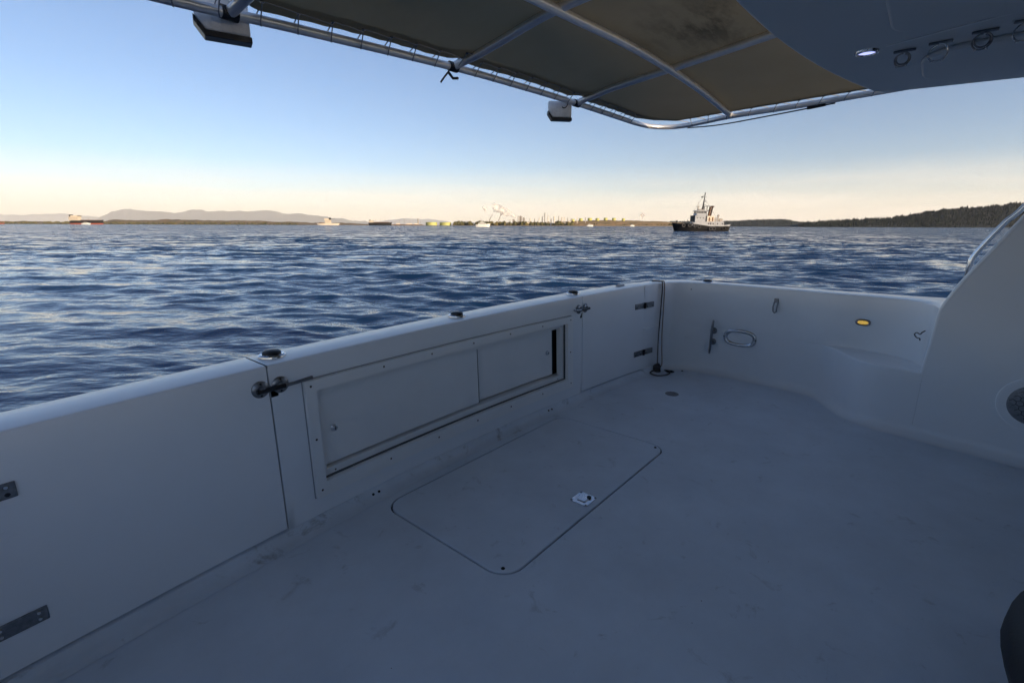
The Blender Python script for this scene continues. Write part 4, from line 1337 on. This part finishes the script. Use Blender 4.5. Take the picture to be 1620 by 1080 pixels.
# ------------------------------------------------------------------ canvas awning
awn = empty('awning', BOAT_LOC, BOAT_RZ, 'olive canvas awning laced to a stainless tube frame over the cockpit', 'awning')
AT = [(-2.75, .30, 2.02), (-2.5, .34, 2.03), (-1.9, .35, 2.06), (-1.2, .36, 2.095), (-.7, .36, 2.13), (.2, .365, 2.185), (.8, .35, 2.20), (1.4, .33, 2.205), (2.0, .315, 2.203), (2.4, .30, 2.20), (2.62, .255, 2.2), (2.745, .14, 2.2), (2.765, 0, 2.2), (2.70, -.22, 2.2),
      (2.62, -.46, 2.2), (2.56, -1.0, 2.2), (2.49, -1.49, 2.205), (2.42, -2.0, 2.215)]
atc = catmull(AT, 8)
MB().tube(atc, .0200, 14).build('rail_tube', M['alu'], awn, smooth=True)
for pts in ([(.20, .362, 2.185), (.230, .30, 2.210), (.246, .20, 2.230), (.255, .05, 2.262), (.26, -.33, 2.328), (.27, -.9, 2.365), (.27, -1.5, 2.39)],
            [(1.44, .328, 2.204), (1.448, .26, 2.222), (1.445, .18, 2.234), (1.43, 0, 2.260), (1.41, -.43, 2.30), (1.36, -.8, 2.325), (1.30, -1.15, 2.345), (1.27, -1.5, 2.36)],
            [(-1.00, .36, 2.108), (-.985, .28, 2.132), (-.975, .18, 2.152), (-.96, -.05, 2.20), (-.95, -.4, 2.27), (-.95, -1.4, 2.34)],
            [(-2.2, .345, 2.045), (-2.19, .2, 2.09), (-2.18, -.4, 2.13), (-2.17, -1.4, 2.2)]):
    MB().tube(catmull(pts, 8), .0225, 14).build('bow_tube', M['alu'], awn, smooth=True)
    MB().lathe([(.026, -.03), (.026, .03)], pts[0], (1, 0, 0), 14).build('tube_clamp', M['black'], awn, smooth=True)
cross = [(2.63, -.445, 2.205), (2.3, -.44, 2.232), (1.9, -.435, 2.265), (1.41, -.43, 2.283), (.85, -.40, 2.302), (.26, -.34, 2.312), (-.4, -.34, 2.285), (-.95, -.36, 2.252), (-2.18, -.38, 2.115)]
MB().tube(catmull(cross, 8), .0225, 14).build('cross_tube', M['alu'], awn, smooth=True)


def aft_tube(t):
    for a, b in zip(atc[:-1], atc[1:]):
        if a.x <= t <= b.x and b.y > -.05: return a.lerp(b, (t - a.x) / max(1e-6, b.x - a.x))
    return Vector((t, .3, 2.2))


BOWS = (-2.2, -.99, .22, 1.445)


def hem(t):
    y = aft_tube(min(t, 2.35)).y - .012
    for b in BOWS:
        y -= .050 * math.exp(-((t - b) / .09) ** 2)
    y -= .010 * abs(math.sin(t * math.pi / .147))
    if t > 2.25: y -= ((t - 2.25) / .40) ** 2 * .30
    return y


def can_z(t, n):
    zE = aft_tube(min(t, 2.5)).z + .026 * min(1, max(0.35, (2.75 - t) / .5))
    zM = np.interp(t, [-2.6, -.95, .26, 1.41, 2.3, 2.62], [2.13, 2.292, 2.352, 2.322, 2.265, 2.226])
    s = min(1, max(0, (.31 - n) / .65))
    gq = 1 - (1 - s) ** 1.45
    z = zE + (zM - zE) * gq
    if n < -.34: z += .055 * (-.34 - n) / .9 * min(1, max(0, (2.6 - t) / .6))
    # slight sag between the tubes
    tb = [-2.2, -.97, .255, 1.42, 2.62]
    for a, b in zip(tb[:-1], tb[1:]):
        if a < t < b:
            ph = (t - a) / (b - a)
            z += .012 * math.sin(ph * math.pi) * (1 if True else 0)
    return z


rows = []
NT, NN = 230, 46
for a in np.linspace(-2.55, 2.63, NT):
    e = hem(a)
    row = []
    for b in np.linspace(0, 1, NN):
        n_ = -1.62 + (e + 1.62) * (1 - (1 - b) ** 1.15)
        side = 2.63 - .16 * min(1, max(0, (-.2 - n_) / 1.3)) - .008 * abs(math.sin(n_ * math.pi / .16)) - .028
        t_ = -2.55 + (a + 2.55) / (2.63 + 2.55) * (side + 2.55)
        row.append((t_, n_, can_z(a, n_)))
    rows.append(row)
cv = MB().grid(rows).build('canvas', M['canvas'], awn, smooth=True, angle=80)
# hem band: doubled cloth along the edge
hb = MB()
hb.grid([[(r[-1][0], r[-1][1] + .001, r[-1][2] - .003), (r[-4][0], r[-4][1], r[-4][2] - .0035)] for r in rows])
hb.build('hem', M['canvas'], awn, smooth=True)
hb = MB()
hb.grid([[(p[0] + .001, p[1], p[2] - .003), (p[0] - .045, p[1], p[2] - .002)] for p in rows[-1]])
hb.build('hem', M['canvas'], awn, smooth=True)
# lacing: one grommet and one turn of cord each
gm = MB().lathe([(.0085, -.002), (.0085, .0035), (.0045, .0045), (.004, 0)], (0, 0, 0), (0, 0, -1), 12).build('grommet', M['chrome'], awn, smooth=True)
lace = MB()
first = True
spots = []
for i in range(3, len(rows) - 10):
    t_, n_, z_ = rows[i][-3]
    if not spots or t_ - spots[-1][0] > .150: spots.append((t_, n_ - .006, z_ - .004))
for t_, n_, z_ in spots:
    if first: o_ = gm
    else:
        o_ = gm.copy(); COL.objects.link(o_)
    first = False
    o_.location = (t_, n_, z_)
    p = aft_tube(t_ + .03)
    lace.tube([(t_, n_, z_ - .004), (t_ + .02, p.y - .021, p.z - .012), (t_ + .03, p.y, p.z - .0215), (t_ + .034, p.y + .021, p.z)], .0028, 5)
    lace.tube([(t_ + .034, p.y + .021, p.z), (t_ + .02, p.y + .005, p.z + .023), (t_ + .004, n_, z_ + .008)], .0028, 5)
    lace.tube([(t_, n_ - .004, z_ - .001), (t_ + .075, n_ - .020, z_ - .006), (t_ + .152, n_ - .004, z_ - .001)], .0022, 5)
side_sp = []
for p in rows[-1]:
    if p[1] < .02 and (not side_sp or side_sp[-1][1] - p[1] > .16 or True):
        if not side_sp or abs(p[1] - side_sp[-1][1]) > .155: side_sp.append(p)
for t_, n_, z_ in side_sp:
    o_ = gm.copy(); COL.objects.link(o_)
    o_.location = (t_ - .014, n_, z_ - .004)
    p = min(atc, key=lambda q: abs(q.y - n_) + (10 if q.x < 2.2 else 0))
    lace.tube([(t_ - .014, n_, z_ - .006), (p.x - .021, n_ + .03, p.z - .012), (p.x, n_ + .035, p.z - .0215), (p.x + .021, n_ + .04, p.z)], .0028, 5)
    lace.tube([(p.x + .021, n_ + .04, p.z), (p.x, n_ + .08, p.z + .022), (t_ - .014, n_ + .15, z_ + .004)], .0028, 5)
tag(lace.build('lacing_cord', M['lace'], awn, smooth=True), kind='stuff')
# a loose black cable under the side rail
MB().tube(catmull([(2.70, -.05, 2.165), (2.66, -.35, 2.150), (2.60, -.75, 2.160), (2.56, -1.05, 2.172), (2.54, -1.2, 2.178)], 8), .005, 8).build('cable', M['black'], awn, smooth=True)
MB().tube([(2.56, -1.02, 2.175), (2.545, -1.14, 2.182)], .015, 10).build('cable_plug', M['black'], awn, smooth=True)
# hanging clip ends
MB().tube([(.19, .385, 2.165), (.165, .40, 2.13), (.14, .402, 2.10)], .006, 6).build('clip_pin', M['black'], awn)
MB().tube([(.19, .385, 2.155), (.225, .39, 2.135), (.26, .385, 2.142)], .008, 6).build('clip_bracket', M['black'], awn)

# ------------------------------------------------------------------ flood lamps under the awning rail
def flood(t, y, z, rz, label, s=1.0):
    c, sn = math.cos(BOAT_RZ), math.sin(BOAT_RZ)
    f = empty('floodlight', (BOAT_LOC[0] + c * t - sn * y, BOAT_LOC[1] + sn * t + c * y, z), BOAT_RZ + rz, label, 'floodlight', 'floodlights under the awning rail')
    f.scale = (s, s, s)
    pl = [(-.10, .085), (-.10, .008), (-.066, -.038), (.092, -.038), (.092, .085)]
    b = MB().prism(pl, lambda a, q: (a, -.028, q), lambda a, q: (a, .028, q)).build('housing', M['lamp_body'], f, bevel=.006)
    MB().prism([(-.105, .012), (-.105, -.012), (-.071, -.062), (.096, -.062), (.096, -.039), (-.067, -.039)], lambda a, q: (a, -.032, q), lambda a, q: (a, .032, q)).build('lens_rim', M['black'], f, bevel=.003)
    for x in (-.045, -.01, .03, .065):
        MB().box(x - .004, x + .004, -.031, -.0285, -.03, .08).build('cooling_fin', M['lamp_body'], f)
    MB().tube([(0, 0, .07), (0, -.01, .10), (0, -.03, .11)], .007, 8).build('bracket', M['black'], f)
    MB().tube(catmull([(.01, -.028, .04), (.03, -.05, .03), (.05, -.05, .06), (.02, -.05, .09), (0, -.04, .12)], 5), .004, 6).build('cable', M['black'], f, smooth=True)
    return f


flood(-1.0, .425, 2.085, R(-18), 'larger floodlight at the left end of the awning rail')
flood(1.36, .42, 2.135, R(-42), 'smaller floodlight hanging midway along the awning rail', 0.92)

# ------------------------------------------------------------------ rope over the corner
rope = empty('rope', BOAT_LOC, BOAT_RZ, 'thin dark rope hung over the corner and heaped on the sole', 'rope')
wy = lambda t: yb(t) - .012
MB().tube(catmull([(2.235, -.02, .815), (2.240, -.085, .818), (2.246, wy(2.246) - .006, .80), (2.24, wy(2.24) - .012, .6), (2.222, wy(2.22) - .02, .3), (2.205, -.142, .10), (2.19, -.15, .05)], 6), .0055, 8).build('strand', M['rope'], rope, smooth=True)
MB().tube(catmull([(2.255, -.02, .816), (2.262, -.09, .818), (2.268, wy(2.268) - .012, .80), (2.268, wy(2.268) - .02, .6), (2.262, wy(2.26) - .03, .3), (2.255, -.165, .08), (2.22, -.17, .045)], 6), .0055, 8).build('strand', M['rope2'], rope, smooth=True)
MB().tube(catmull([(2.20, -.15, .03), (2.10, -.13, .012), (2.06, -.16, .010), (2.05, -.22, .010), (2.12, -.268, .010), (2.20, -.268, .010), (2.26, -.235, .010), (2.24, -.20, .012)], 8), .0065, 8).build('loop', M['rope'], rope, smooth=True)
kn = MB()
rk = random.Random(3)
pts = []
for k in range(26):
    a = k * 2.1
    pts.append((2.185 + .034 * math.cos(a) * rk.uniform(.6, 1.1), -.155 + .032 * math.sin(a) * rk.uniform(.6, 1.1), .012 + .055 * k / 25 + rk.uniform(-.006, .006)))
kn.tube(catmull(pts, 5), .0085, 7)
kn.build('heap', M['rope'], rope, smooth=True)

# ------------------------------------------------------------------ black padded seat at the lower right
def to_world(t, y, z=0):
    c, sn = math.cos(BOAT_RZ), math.sin(BOAT_RZ)
    return (BOAT_LOC[0] + c * t - sn * y, BOAT_LOC[1] + sn * t + c * y, z)


seat = empty('padded_seat', to_world(-.44, -2.66), BOAT_RZ, 'black rounded padded seat cut off at the lower right corner', 'seat')
MB().lathe([(.02, .25), (.44, .25), (.485, .28), (.50, .33), (.495, .38), (.46, .415), (.40, .43), (.02, .435)], (0, 0, 0), seg=48).build('cushion', M['leather'], seat, smooth=True, angle=80)
MB().lathe([(.05, .05), (.05, .25)], (0, 0, 0), seg=20).build('pedestal', M['chrome'], seat, smooth=True)
MB().lathe([(.25, 0.001), (.24, .03), (.06, .05)], (0, 0, 0), seg=32).build('base', M['dull_steel'], seat, smooth=True)
